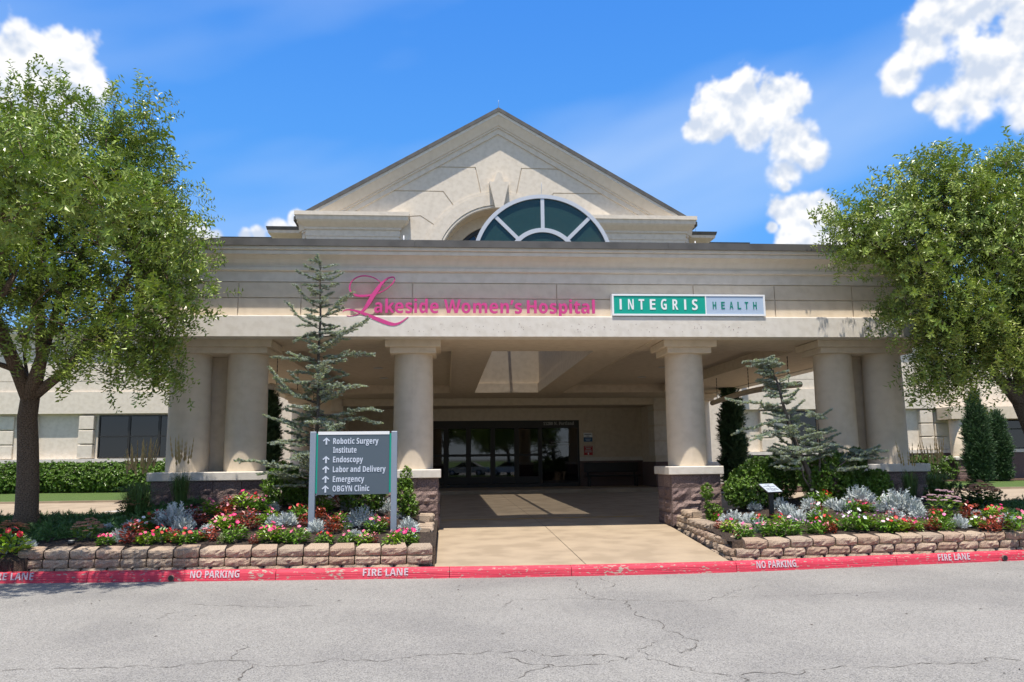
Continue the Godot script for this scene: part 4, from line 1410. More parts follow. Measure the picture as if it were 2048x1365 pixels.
func build_signs() -> void:
	# pink name lettering on the frieze
	var n := thing("name_sign", "pink cut-out lettering reading Lakeside Women's Hospital on the canopy frieze", "sign")
	var swash := [
		[[-1.212, 5.048, 0.003], [-1.251, 5.105, 0.006], [-1.296, 5.147, 0.007], [-1.366, 5.204, 0.007], [-1.464, 5.251, 0.008], [-1.602, 5.275, 0.009], [-1.726, 5.254, 0.008], [-1.828, 5.191, 0.006], [-1.881, 5.108, 0.010], [-1.893, 5.015, 0.014], [-1.855, 4.930, 0.018], [-1.761, 4.878, 0.021], [-1.623, 4.869, 0.022], [-1.486, 4.883, 0.018], [-1.376, 4.912, 0.010], [-1.238, 4.972, 0.007], [-1.129, 5.053, 0.008], [-1.046, 5.139, 0.009], [-1.017, 5.207, 0.010], [-1.036, 5.248, 0.010], [-1.082, 5.254, 0.010]],
		[[-1.075, 5.251, 0.010], [-1.145, 5.230, 0.011], [-1.213, 5.177, 0.015], [-1.282, 5.105, 0.026], [-1.349, 5.004, 0.039], [-1.431, 4.883, 0.043], [-1.511, 4.740, 0.040], [-1.585, 4.620, 0.030], [-1.639, 4.563, 0.021], [-1.700, 4.516, 0.010], [-1.768, 4.481, 0.006], [-1.850, 4.461, 0.006], [-1.918, 4.463, 0.006], [-1.939, 4.473, 0.002]],
		[[-2.018, 4.540, 0.003], [-2.005, 4.564, 0.006], [-1.961, 4.583, 0.010], [-1.879, 4.589, 0.014], [-1.783, 4.572, 0.018], [-1.673, 4.539, 0.024], [-1.549, 4.489, 0.032], [-1.397, 4.424, 0.037], [-1.231, 4.357, 0.039], [-1.093, 4.310, 0.035], [-0.996, 4.301, 0.026], [-0.900, 4.333, 0.018], [-0.818, 4.387, 0.012], [-0.741, 4.449, 0.006]],
	]
	for k in 3:
		part("script_letter", stroke(swash[k], -15.60 + k * 0.003, 0.05), M.pink, n)
	var f := fonts()
	word(n, "letter", "akeside", -1.412, -0.15, 4.536, 0.263, -15.635, 0.05, M.pink, f)
	word(n, "letter", "Women\u2019s", -0.042, 1.508, 4.536, 0.263, -15.635, 0.05, M.pink, f)
	word(n, "letter", "Hospital", 1.609, 2.982, 4.536, 0.263, -15.635, 0.05, M.pink, f)
	# boxed sign beside it
	var b := thing("box_sign", "long green and pale blue boxed sign reading INTEGRIS HEALTH on the frieze", "sign")
	var fs := flat()
	bx(fs, 3.325, 6.50, 4.487, 4.525, 15.575, 15.745)
	bx(fs, 3.325, 6.50, 4.895, 4.93, 15.575, 15.745)
	bx(fs, 3.325, 3.362, 4.525, 4.895, 15.576, 15.745)
	bx(fs, 6.463, 6.50, 4.525, 4.895, 15.576, 15.745)
	bx(fs, 5.245, 5.268, 4.525, 4.895, 15.578, 15.745)
	part("frame", done(fs), M.white, b)
	part("green_panel", box_mesh(3.362, 5.245, 4.525, 4.895, 15.585, 15.74), M.teal, b)
	part("pale_panel", box_mesh(5.268, 6.463, 4.525, 4.895, 15.585, 15.74), M.pale_blue, b)
	var xs := [3.501, 3.711, 3.929, 4.158, 4.388, 4.625, 4.829, 5.029]
	for k in 8:
		var c := "INTEGRIS"[k]
		var w := 0.05 if c == "I" else 0.116
		if c == "I":
			part("letter", box_mesh(xs[k] - 0.021, xs[k] + 0.021, 4.612, 4.826, 15.578, 15.585), M.white, b)
		else:
			line(b, "letter", c, xs[k] - w * 0.5, xs[k] + w * 0.5, 4.612, 0.214, -15.582, 0.006, M.white, f)
	var hs := [5.437, 5.615, 5.79, 5.955, 6.108, 6.283]
	for k in 6:
		line(b, "letter", "HEALTH"[k], hs[k] - 0.038, hs[k] + 0.038, 4.632, 0.148, -15.582, 0.006, M.teal_text, f)
	# directory sign in the bed
	var d := thing("directory_sign", "grey directory sign on two pale posts listing clinics with arrows", "sign")
	for px in [[-2.245, -2.146], [-0.911, -0.812]]:
		var ps := flat()
		soft_box(ps, Vector3(px[0], 0.45, -13.66), Vector3(px[1], 2.143, -13.56), 0.006)
		part("post", done(ps), M.sign_post, d)
	for gx in [[-2.145, -2.116], [-0.942, -0.912]]:
		part("accent_strip", box_mesh(gx[0], gx[1], 1.135, 2.11, 13.59, 13.63), M.teal, d)
	var panel := part("panel", box_mesh(-2.115, -0.943, 1.112, 2.09, 13.575, 13.645), M.sign_grey, d)
	part("top_rail", box_mesh(-2.115, -0.943, 2.091, 2.143, 13.57, 13.65), M.white, d)
	for t in [["Robotic Surgery", -1.868, -1.122, 1.939], ["Institute", -1.866, -1.482, 1.793], ["Endoscopy", -1.864, -1.374, 1.637], ["Labor and Delivery", -1.863, -1.0, 1.476], ["Emergency", -1.861, -1.349, 1.316], ["OBGYN Clinic", -1.861, -1.263, 1.162]]:
		line(panel, "lettering", t[0], t[1], t[2], t[3], 0.094, -13.572, 0.005, M.sign_text, f)
	for y in [1.929, 1.625, 1.464, 1.304, 1.147]:
		var a := PackedVector2Array([Vector2(-0.013, 0), Vector2(0.013, 0), Vector2(0.013, 0.082), Vector2(0.043, 0.052), Vector2(0.058, 0.066), Vector2(0.0, 0.117), Vector2(-0.058, 0.066), Vector2(-0.043, 0.052), Vector2(-0.013, 0.082)])
		var q := PackedVector2Array()
		for v in a:
			q.append(v + Vector2(-1.978, y))
		part("arrow", slab_mesh(q, 13.57, 13.575), M.sign_text, panel)
	# small plaque on a post
	var p := thing("plaque", "small slanted pale plaque with dark lines of text on a black post", "plaque", Vector3(5.82, 0.55, -14.2))
	var post := flat()
	soft_box(post, Vector3(-0.04, -0.15, -0.03), Vector3(0.04, 0.50, 0.03), 0.005)
	part("post", done(post), M.black, p)
	var plate := flat()
	soft_box(plate, Vector3(-0.20, -0.012, -0.13), Vector3(0.20, 0.012, 0.13), 0.004)
	var pl := part("plate", done(plate), M.black, p, Vector3(0.0, 0.535, 0.0))
	pl.basis = Basis(Vector3.UP, 0.5) * Basis(Vector3.RIGHT, 0.6)
	part("face", box_mesh(-0.19, 0.19, 0.012, 0.015, -0.12, 0.12), M.plaque, pl)
	var rows := [[-0.09, 0.14, 2], [-0.068, 0.07, 1], [-0.042, 0.32, 3], [-0.01, 0.05, 1], [0.02, 0.30, 3], [0.055, 0.32, 4], [0.075, 0.12, 1]]
	for r in rows:
		var ls := flat()
		for k in r[2]:
			var wa: float = -r[1] * 0.5 + r[1] * k / r[2]
			box(ls, Vector3(wa, 0.015, r[0]), Vector3(wa + r[1] / r[2] - 0.012, 0.0165, r[0] + (0.012 if r[1] > 0.2 else 0.008)))
		part("text_line", done(ls), M.ink, pl)


# ------------------------------------------------------------------ low walls of the beds
func wall_block(seed_: int, deep := 0.27) -> Mesh:
	# cast garden-wall unit: rough front, flanks tapering back, front corners knocked off
	var s := flat()
	var w := 0.181
	var hgt := 0.118
	var plan := []
	var n := 9
	for i in n:
		var u := lerpf(-1.0, 1.0, float(i) / (n - 1))
		var z := -0.042 * pow(absf(u), 6.0)
		plan.append([u * w, z])
	var ny := 4
	var grid := []
	for j in ny + 1:
		var v := float(j) / ny
		var row := []
		for i in n:
			var k := 1.0 if i > 0 and i < n - 1 else 0.2
			var pinch := 0.017 * pow(absf(v * 2.0 - 1.0), 3.0)
			var dz := (0.022 * bumps.get_noise_3d(plan[i][0] * 11.0 + seed_ * 7.3, v * 1.6, seed_ * 2.7) + 0.014 * bumps.get_noise_3d(plan[i][0] * 40.0, v * 5.0 + seed_, 3.0)) * k
			row.append(Vector3(plan[i][0] * (1.0 - pinch * 0.6), 0.002 + v * (hgt - 0.004), plan[i][1] + dz - pinch))
		grid.append(row)
	for j in ny:
		for i in n - 1:
			quad(s, grid[j][i], grid[j][i + 1], grid[j + 1][i + 1], grid[j + 1][i])
	var bl := -w * 0.72
	var br := w * 0.72
	var t0: Vector3 = grid[ny][0]
	var t1: Vector3 = grid[ny][n - 1]
	var b0: Vector3 = grid[0][0]
	var b1: Vector3 = grid[0][n - 1]
	quad(s, b1, Vector3(br, b1.y, -deep), Vector3(br, t1.y, -deep), t1)
	quad(s, Vector3(bl, b0.y, -deep), b0, t0, Vector3(bl, t0.y, -deep))
	quad(s, Vector3(br, b1.y, -deep), Vector3(bl, b0.y, -deep), Vector3(bl, t0.y, -deep), Vector3(br, t1.y, -deep))
	for i in n - 1:
		var a: Vector3 = grid[ny][i]
		var b: Vector3 = grid[ny][i + 1]
		var ua := lerpf(bl, br, float(i) / (n - 1))
		var ub := lerpf(bl, br, float(i + 1) / (n - 1))
		quad(s, a, b, Vector3(ub, a.y, -deep), Vector3(ua, a.y, -deep))
	return done(s)


func build_walls_of_beds() -> void:
	var kinds := []
	for k in 10:
		kinds.append(wall_block(k + 1))
	var lw := thing("garden_wall", "low wall of rough tan blocks before the bed with the directory sign", "wall")
	var rw := thing("garden_wall", "low wall of rough tan blocks before the bed with the small plaque", "wall")
	var k := 0
	for course in 3:
		var y := 0.045 + course * 0.119
		# street front of the sign bed: upper courses stacked, bottom course offset
		var x := -6.02 + (0.19 if course == 0 else 0.0) + rng.randf_range(-0.01, 0.01)
		while x < -0.32:
			var d := kerb_d(x) + 0.225 + course * 0.018
			var slope := (kerb_d(x + 0.2) - kerb_d(x - 0.2)) / 0.4
			block(lw, kinds, k, Vector3(x, y, -d), atan(slope), [0.0, 0.05, 0.20][course])
			x += 0.376
			k += 1
		# street front of the plaque bed, in running bond
		x = [4.42, 4.50, 4.64][course] + rng.randf_range(-0.01, 0.01)
		while x < 12.5:
			var d := kerb_d(x) + 0.225 + course * 0.018
			var slope := (kerb_d(x + 0.2) - kerb_d(x - 0.2)) / 0.4
			block(rw, kinds, k, Vector3(x, y, -d), atan(slope), [0.0, 0.04, 0.12][course])
			x += 0.376
			k += 1
	# returns climbing beside the ramp
	for course in 5:
		var y := 0.045 + course * 0.119
		var d := 12.25 + course * 0.0
		if course == 3:
			d = 14.0
		if course == 4:
			d = 15.35
		while d < 15.95:
			var jog := 0.04 * sin(d * 7.0 + course)
			block(lw, kinds, k, Vector3(-0.185 + jog * 0.3 - course * 0.012, y + rng.randf_range(-0.002, 0.002), -d), PI / 2)
			k += 1
			d += 0.377
		d = 12.2 if course < 2 else (12.75 if course == 2 else (13.9 if course == 3 else 15.2))
		while d < 15.95:
			var e := ramp_edge(d) + 0.05 + course * 0.015 + (0.03 if k % 3 == 0 else 0.0)
			block(rw, kinds, k, Vector3(e, y, -d), -PI / 2 + 0.09)
			k += 1
			d += 0.377
	# blocks set across the corner of the plaque bed, stepping down to the kerb
	for c in [[4.82, 0.402, 13.75, 0.1], [5.05, 0.402, 13.5, 0.25]]:
		block(rw, kinds, k, Vector3(c[0], c[1], -c[2]), c[3])
		k += 1


# settled forward a little: lean
func block(parent: Node, kinds: Array, k: int, at: Vector3, turn: float, lean := 0.03) -> void:
	var o := part("wall_block", kinds[(k * 7 + int(at.x * 3.0)) % kinds.size()], M.block[(k * 5 + int(absf(at.x) * 11.0)) % M.block.size()], parent, at)
	o.basis = Basis(Vector3.UP, turn + rng.randf_range(-0.025, 0.025)) * Basis(Vector3.RIGHT, lean * rng.randf_range(0.75, 1.2)) * Basis(Vector3.BACK, rng.randf_range(-0.015, 0.015))

# ------------------------------------------------------------------ plants
func cv(s: SurfaceTool, c: Color, a: Vector3, b: Vector3, d: Vector3) -> void:
	s.set_color(c)
	s.add_vertex(a)
	s.set_color(c)
	s.add_vertex(d)
	s.set_color(c)
	s.add_vertex(b)


func varied(c: Color, by: float, r: RandomNumberGenerator) -> Color:
	var k := 1.0 + r.randf_range(-by, by)
	return Color(c.r * k * (1.0 + r.randf_range(-by, by) * 0.4), c.g * k, c.b * k * (1.0 + r.randf_range(-by, by) * 0.4))


# pointed leaf folded along its midrib
func leaf(s: SurfaceTool, at: Vector3, dir: Vector3, up: Vector3, long: float, wide: float, c: Color, fold := 0.2) -> void:
	var side := dir.cross(up).normalized()
	var nor := side.cross(dir).normalized()
	var tip := at + dir * long - nor * long * 0.12
	var m := at + dir * long * 0.45
	var l := m - side * wide * 0.5 + nor * wide * fold
	var r := m + side * wide * 0.5 + nor * wide * fold
	cv(s, c, at, r, tip)
	cv(s, c, at, tip, l)


func scattered(called: String, mesh: Mesh, m: Material, parent: Node, places: Array, tints: Array) -> MultiMeshInstance3D:
	var mm := MultiMesh.new()
	mm.transform_format = MultiMesh.TRANSFORM_3D
	mm.use_colors = true
	mm.mesh = mesh
	mm.instance_count = places.size()
	for i in places.size():
		mm.set_instance_transform(i, places[i])
		mm.set_instance_color(i, tints[i])
	var o := MultiMeshInstance3D.new()
	o.name = called
	o.multimesh = mm
	o.material_override = m
	parent.add_child(o, true)
	o.set_meta("kind", "stuff")
	return o


func aim(dir: Vector3, roll: float, size: float) -> Basis:
	var y := dir.normalized()
	var x := y.cross(Vector3(0.3, 0.11, 0.95))
	if x.length() < 0.05:
		x = Vector3.RIGHT
	x = x.normalized()
	var z := x.cross(y)
	return Basis(x, y, z) * Basis(Vector3.UP, roll) * Basis.from_scale(Vector3.ONE * size)


func ball(r: RandomNumberGenerator) -> Vector3:
	return Vector3(r.randfn(), r.randfn(), r.randfn()).normalized()


# hanging spray of small leaves, growing along +y
func sprig(seed_: int) -> Mesh:
	var r := RandomNumberGenerator.new()
	r.seed = seed_
	var s := flat()
	var stem := Color(1.35, 0.80, 2.6)
	for i in 3:
		var a := TAU * i / 3.0
		var b := TAU * (i + 1) / 3.0
		cv(s, stem, Vector3(cos(a), 0, sin(a)) * 0.0036, Vector3(cos(b), 0, sin(b)) * 0.0036, Vector3(0, 0.25, 0.02))
	for i in 11:
		var t := 0.03 + 0.022 * i
		var a := i * 2.4 + r.randf_range(-0.5, 0.5)
		var dir := (Vector3(cos(a), r.randf_range(0.1, 0.9), sin(a))).normalized()
		var c := Color(1, 1, 1) * r.randf_range(0.75, 1.2)
		leaf(s, Vector3(0, t, 0.02 * t), dir, Vector3(r.randf_range(-0.5, 0.5), 1, r.randf_range(-0.5, 0.5)), r.randf_range(0.068, 0.100), r.randf_range(0.032, 0.045), c)
	return done(s)


func grow_tree(called: String, label: String, base: Vector3, trunk: Array, limbs: Array, lobes: Array, n: int, per: int, seed_: int, trunk_r: float, tone: Color, group := "", bark: Material = null) -> Node3D:
	var r := RandomNumberGenerator.new()
	r.seed = seed_
	var t := thing(called, label, "tree", base, 0.0, group)
	# skeleton
	var pos := []
	var par := []
	for i in trunk.size():
		pos.append(trunk[i])
		par.append(i - 1)
	var fork := trunk.size() - 1
	var run := []
	for i in pos.size():
		run.append(0.0)
	for limb in limbs:
		var last := fork if limb[0] is float == false else fork
		for p in limb:
			pos.append(p)
			par.append(last)
			run.append(run[last] + pos[last].distance_to(p))
			last = pos.size() - 1
	var goals := []
	var vol := 0.0
	for l in lobes:
		vol += l[1].x * l[1].y * l[1].z
	for l in lobes:
		var c := int(n * l[1].x * l[1].y * l[1].z / vol) + 12
		for i in c:
			var d := ball(r) * pow(r.randf(), 0.40)
			goals.append(l[0] + Vector3(d.x * l[1].x, d.y * l[1].y, d.z * l[1].z))
	var top: Vector3 = trunk[-1]
	goals.sort_custom(func(a, b): return a.distance_squared_to(top) < b.distance_squared_to(top))
	var tips := []
	for g in goals:
		var best := -1
		var cost := 1e9
		for i in range(maxi(fork - 1, 0), pos.size()):
			var c: float = pos[i].distance_to(g) + 0.18 * run[i]
			if c < cost:
				cost = c
				best = i
		var from: Vector3 = pos[best]
		var dist := from.distance_to(g)
		var steps := maxi(1, int(dist / 0.4))
		var last := best
		for k in range(1, steps + 1):
			var e := float(k) / steps
			var p := from.lerp(g, e) + Vector3(0, 0.10 * dist * sin(e * PI), 0) + ball(r) * (0.03 if k < steps else 0.0)
			pos.append(p)
			par.append(last)
			run.append(run[last] + pos[last].distance_to(p))
			last = pos.size() - 1
		tips.append(last)
	var weight := []
	weight.resize(pos.size())
	weight.fill(0.0)
	for tip in tips:
		var i: int = tip
		while i >= 0:
			weight[i] += 1.0
			i = par[i]
	var total: float = weight[0]
	var wood := round_st()
	for i in range(1, pos.size()):
		var q: int = par[i]
		var ra := trunk_r * pow(weight[q] / total, 0.46) if q >= fork else trunk_r * lerpf(1.25, 1.0, clampf(float(q) / maxf(fork, 1), 0, 1))
		var rb := trunk_r * pow(weight[i] / total, 0.46) if i >= fork else trunk_r * lerpf(1.25, 1.0, clampf(float(i) / maxf(fork, 1), 0, 1))
		if i <= fork:
			continue
		ra = minf(ra, rb * 1.6)
		tube(wood, [pos[q], pos[i]], [maxf(ra, 0.0035), maxf(rb, 0.003)], 9 if rb > 0.05 else (5 if rb > 0.015 else 3))
	var tr := round_st()
	var radii := []
	for i in trunk.size():
		radii.append(trunk_r * lerpf(1.22, 0.95, float(i) / (trunk.size() - 1)) * (1.25 if i == 0 else 1.0))
	tube(tr, trunk, radii, 18)
	part("trunk", done(tr), bark if bark else M.bark, t)
	part("limbs", done(wood), bark if bark else M.bark, t)
	# foliage
	var kinds := [[], [], []]
	var tints := [[], [], []]
	var mid := Vector3.ZERO
	for l in lobes:
		mid += l[0] / lobes.size()
	for tip in tips:
		var p: Vector3 = pos[tip]
		var out := (p - mid).normalized()
		var hue := varied(tone, 0.16, r)
		for k in per:
			var o := Vector3(r.randfn(), r.randfn(), r.randfn()) * 0.155
			var dir := out * 0.55 + Vector3(0, -0.45 + 0.75 * maxf(out.y, 0.0), 0) + ball(r) * 0.65
			var w := r.randi() % 3
			kinds[w].append(Transform3D(aim(dir, r.randf() * TAU, r.randf_range(0.65, 1.35)), p + o))
			tints[w].append(varied(hue, 0.18, r))
	for w in 3:
		scattered("crown", sprig(seed_ + w), M.leaf, t, kinds[w], tints[w])
	return t


func build_trees() -> void:
	var green := Color(0.235, 0.312, 0.055)
	# tree over the sign bed
	var b := Vector3(-7.28, 0.62, -14.85)
	var L := func(x: float, y: float, d: float) -> Vector3: return Vector3(x, y, -d) - b
	grow_tree("elm_tree", "leafy shade tree with a stout brown trunk in the sign bed", b,
		[Vector3(0.02, -0.1, 0), Vector3(0.0, 0.25, 0), Vector3(-0.02, 0.8, 0), Vector3(-0.06, 1.35, 0), Vector3(-0.10, 1.85, 0.02), Vector3(-0.06, 2.2, 0.05)],
		[[L.call(-7.5, 3.3, 14.6), L.call(-7.8, 4.2, 14.3), L.call(-8.4, 5.6, 13.9)], [L.call(-7.0, 3.5, 14.4), L.call(-6.9, 4.6, 13.9), L.call(-6.8, 6.0, 13.6)], [L.call(-6.6, 3.3, 14.5), L.call(-5.9, 4.1, 14.0), L.call(-5.2, 5.0, 13.6)], [L.call(-7.6, 3.6, 15.0), L.call(-7.7, 5.0, 15.4)]],
		[[L.call(-6.95, 7.35, 13.7), Vector3(0.95, 0.85, 1.0)], [L.call(-5.55, 7.1, 13.7), Vector3(0.75, 0.95, 0.9)], [L.call(-6.5, 5.7, 13.5), Vector3(1.9, 1.5, 2.1)], [L.call(-4.85, 5.7, 13.6), Vector3(0.75, 1.0, 1.1)], [L.call(-4.65, 4.6, 13.3), Vector3(0.68, 0.8, 1.1)], [L.call(-5.65, 3.75, 13.4), Vector3(1.15, 0.78, 1.5)], [L.call(-4.8, 3.4, 13.5), Vector3(0.36, 0.5, 0.7)], [L.call(-8.9, 6.0, 13.8), Vector3(1.7, 1.9, 1.8)], [L.call(-8.9, 4.3, 13.4), Vector3(1.6, 1.1, 2.0)], [L.call(-7.2, 4.7, 12.4), Vector3(1.4, 0.8, 1.2)], [L.call(-5.7, 5.3, 10.5), Vector3(1.2, 0.75, 0.8)], [L.call(-4.5, 5.2, 10.7), Vector3(0.6, 0.45, 0.5)]],
		1250, 8, 101, 0.160, green)
	# tree at the end of the plaque bed
	b = Vector3(12.35, 0.55, -15.8)
	L = func(x: float, y: float, d: float) -> Vector3: return Vector3(x, y, -d) - b
	grow_tree("elm_tree", "wide leafy shade tree whose boughs overhang the end of the canopy", b,
		[Vector3(0.1, -0.1, 0), Vector3(0.06, 0.5, 0), Vector3(-0.1, 1.2, 0), Vector3(-0.32, 1.8, 0.05), Vector3(-0.5, 2.2, 0.1)],
		[[L.call(11.1, 3.3, 15.3), L.call(10.6, 4.1, 15.0), L.call(10.0, 4.8, 14.7)], [L.call(11.7, 3.6, 15.3), L.call(11.6, 5.0, 15.0), L.call(10.9, 6.2, 14.8), L.call(10.2, 6.9, 14.7)], [L.call(12.2, 3.5, 15.2), L.call(12.8, 4.7, 14.8)], [L.call(11.8, 3.4, 15.9), L.call(12.0, 5.0, 16.2)]],
		[[L.call(9.75, 6.95, 14.5), Vector3(0.85, 0.65, 0.9)], [L.call(8.4, 6.0, 14.2), Vector3(1.05, 0.75, 0.8)], [L.call(7.75, 5.7, 14.2), Vector3(0.55, 0.45, 0.6)], [L.call(9.9, 5.7, 14.2), Vector3(1.5, 1.15, 1.2)], [L.call(9.15, 4.55, 14.0), Vector3(0.95, 0.85, 0.9)], [L.call(10.2, 3.75, 14.2), Vector3(1.25, 0.95, 1.2)], [L.call(9.4, 3.2, 14.3), Vector3(0.6, 0.45, 0.7)], [L.call(11.9, 6.2, 14.8), Vector3(1.6, 1.6, 1.5)], [L.call(12.0, 4.2, 14.6), Vector3(1.5, 1.2, 1.5)]],
		1150, 8, 202, 0.14, Color(0.255, 0.328, 0.068), "", M.bark_grey)
	cedars()


# needle tuft of a blue cedar
func tuft(seed_: int) -> Mesh:
	var r := RandomNumberGenerator.new()
	r.seed = seed_
	var s := flat()
	for i in 20:
		var a := r.randf() * TAU
		var dir := Vector3(cos(a), r.randf_range(0.15, 1.3), sin(a)).normalized()
		var sd := dir.cross(ball(r)).normalized() * 0.0042
		cv(s, Color(1, 1, 1) * r.randf_range(0.7, 1.25), -sd, sd, dir * r.randf_range(0.024, 0.040))
	return done(s)


func cedar(called: String, label: String, base: Vector3, leaders: Array, boughs: Array, seed_: int) -> void:
	var r := RandomNumberGenerator.new()
	r.seed = seed_
	var t := thing(called, label, "tree", base)
	var tr := round_st()
	for l in leaders:
		var rad := []
		for i in l[0].size():
			rad.append(lerpf(l[1], 0.008, pow(float(i) / (l[0].size() - 1), 0.8)))
		tube(tr, l[0], rad, 9)
	part("trunk", done(tr), M.bark_grey, t)
	var wood := round_st()
	var places := [[], []]
	var tints := [[], []]
	var put := func(p: Vector3, up: Vector3) -> void:
		var k := r.randi() % 2
		places[k].append(Transform3D(aim(up + ball(r) * 0.5, r.randf() * TAU, r.randf_range(0.8, 1.25)), p))
		tints[k].append(varied(Color(0.365, 0.425, 0.365) if r.randf() < 0.6 else Color(0.38, 0.44, 0.235), 0.2, r))
	for bgh in boughs:
		var from: Vector3 = bgh[0]
		var dir: Vector3 = bgh[1]
		var long: float = bgh[2]
		var bare: float = bgh[3]
		var n := maxi(5, int(long / 0.06))
		var pts := []
		var rad := []
		var p := from
		var d := dir.normalized()
		for i in n + 1:
			pts.append(p)
			rad.append(lerpf(0.004 + long * 0.009, 0.002, float(i) / n))
			d = (d + ball(r) * 0.16 + Vector3(0, 0.03 - 0.05 * float(i) / n, 0)).normalized()
			p += d * long / n
		tube(wood, pts, rad, 4)
		for i in range(1, n + 1):
			var e := float(i) / n
			var along: Vector3 = (pts[i] - pts[i - 1]).normalized()
			if e > bare:
				for q in 3:
					put.call(pts[i] + ball(r) * 0.012, Vector3.UP)
			if e > bare * 0.7:
				for sd in [-1.0, 1.0]:
					var sdir: Vector3 = (along.cross(Vector3.UP) * sd + along * r.randf_range(0.4, 1.0) + Vector3(0, r.randf_range(-0.22, 0.20), 0)).normalized()
					var sl := r.randf_range(0.14, 0.40) * clampf(long, 0.45, 1.0) * (1.0 - e * 0.55)
					var m := maxi(3, int(sl / 0.026))
					tube(wood, [pts[i], pts[i] + sdir * sl], [0.003, 0.0015], 3)
					for k in range(1, m + 1):
						put.call(pts[i] + sdir * sl * k / m + ball(r) * 0.01, Vector3.UP)
						if r.randf() < 0.5:
							put.call(pts[i] + sdir * sl * k / m + ball(r) * 0.016, Vector3.UP)
	part("boughs", done(wood), M.bark_grey, t)
	for k in 2:
		scattered("needles", tuft(seed_ + k), M.needle, t, places[k], tints[k])


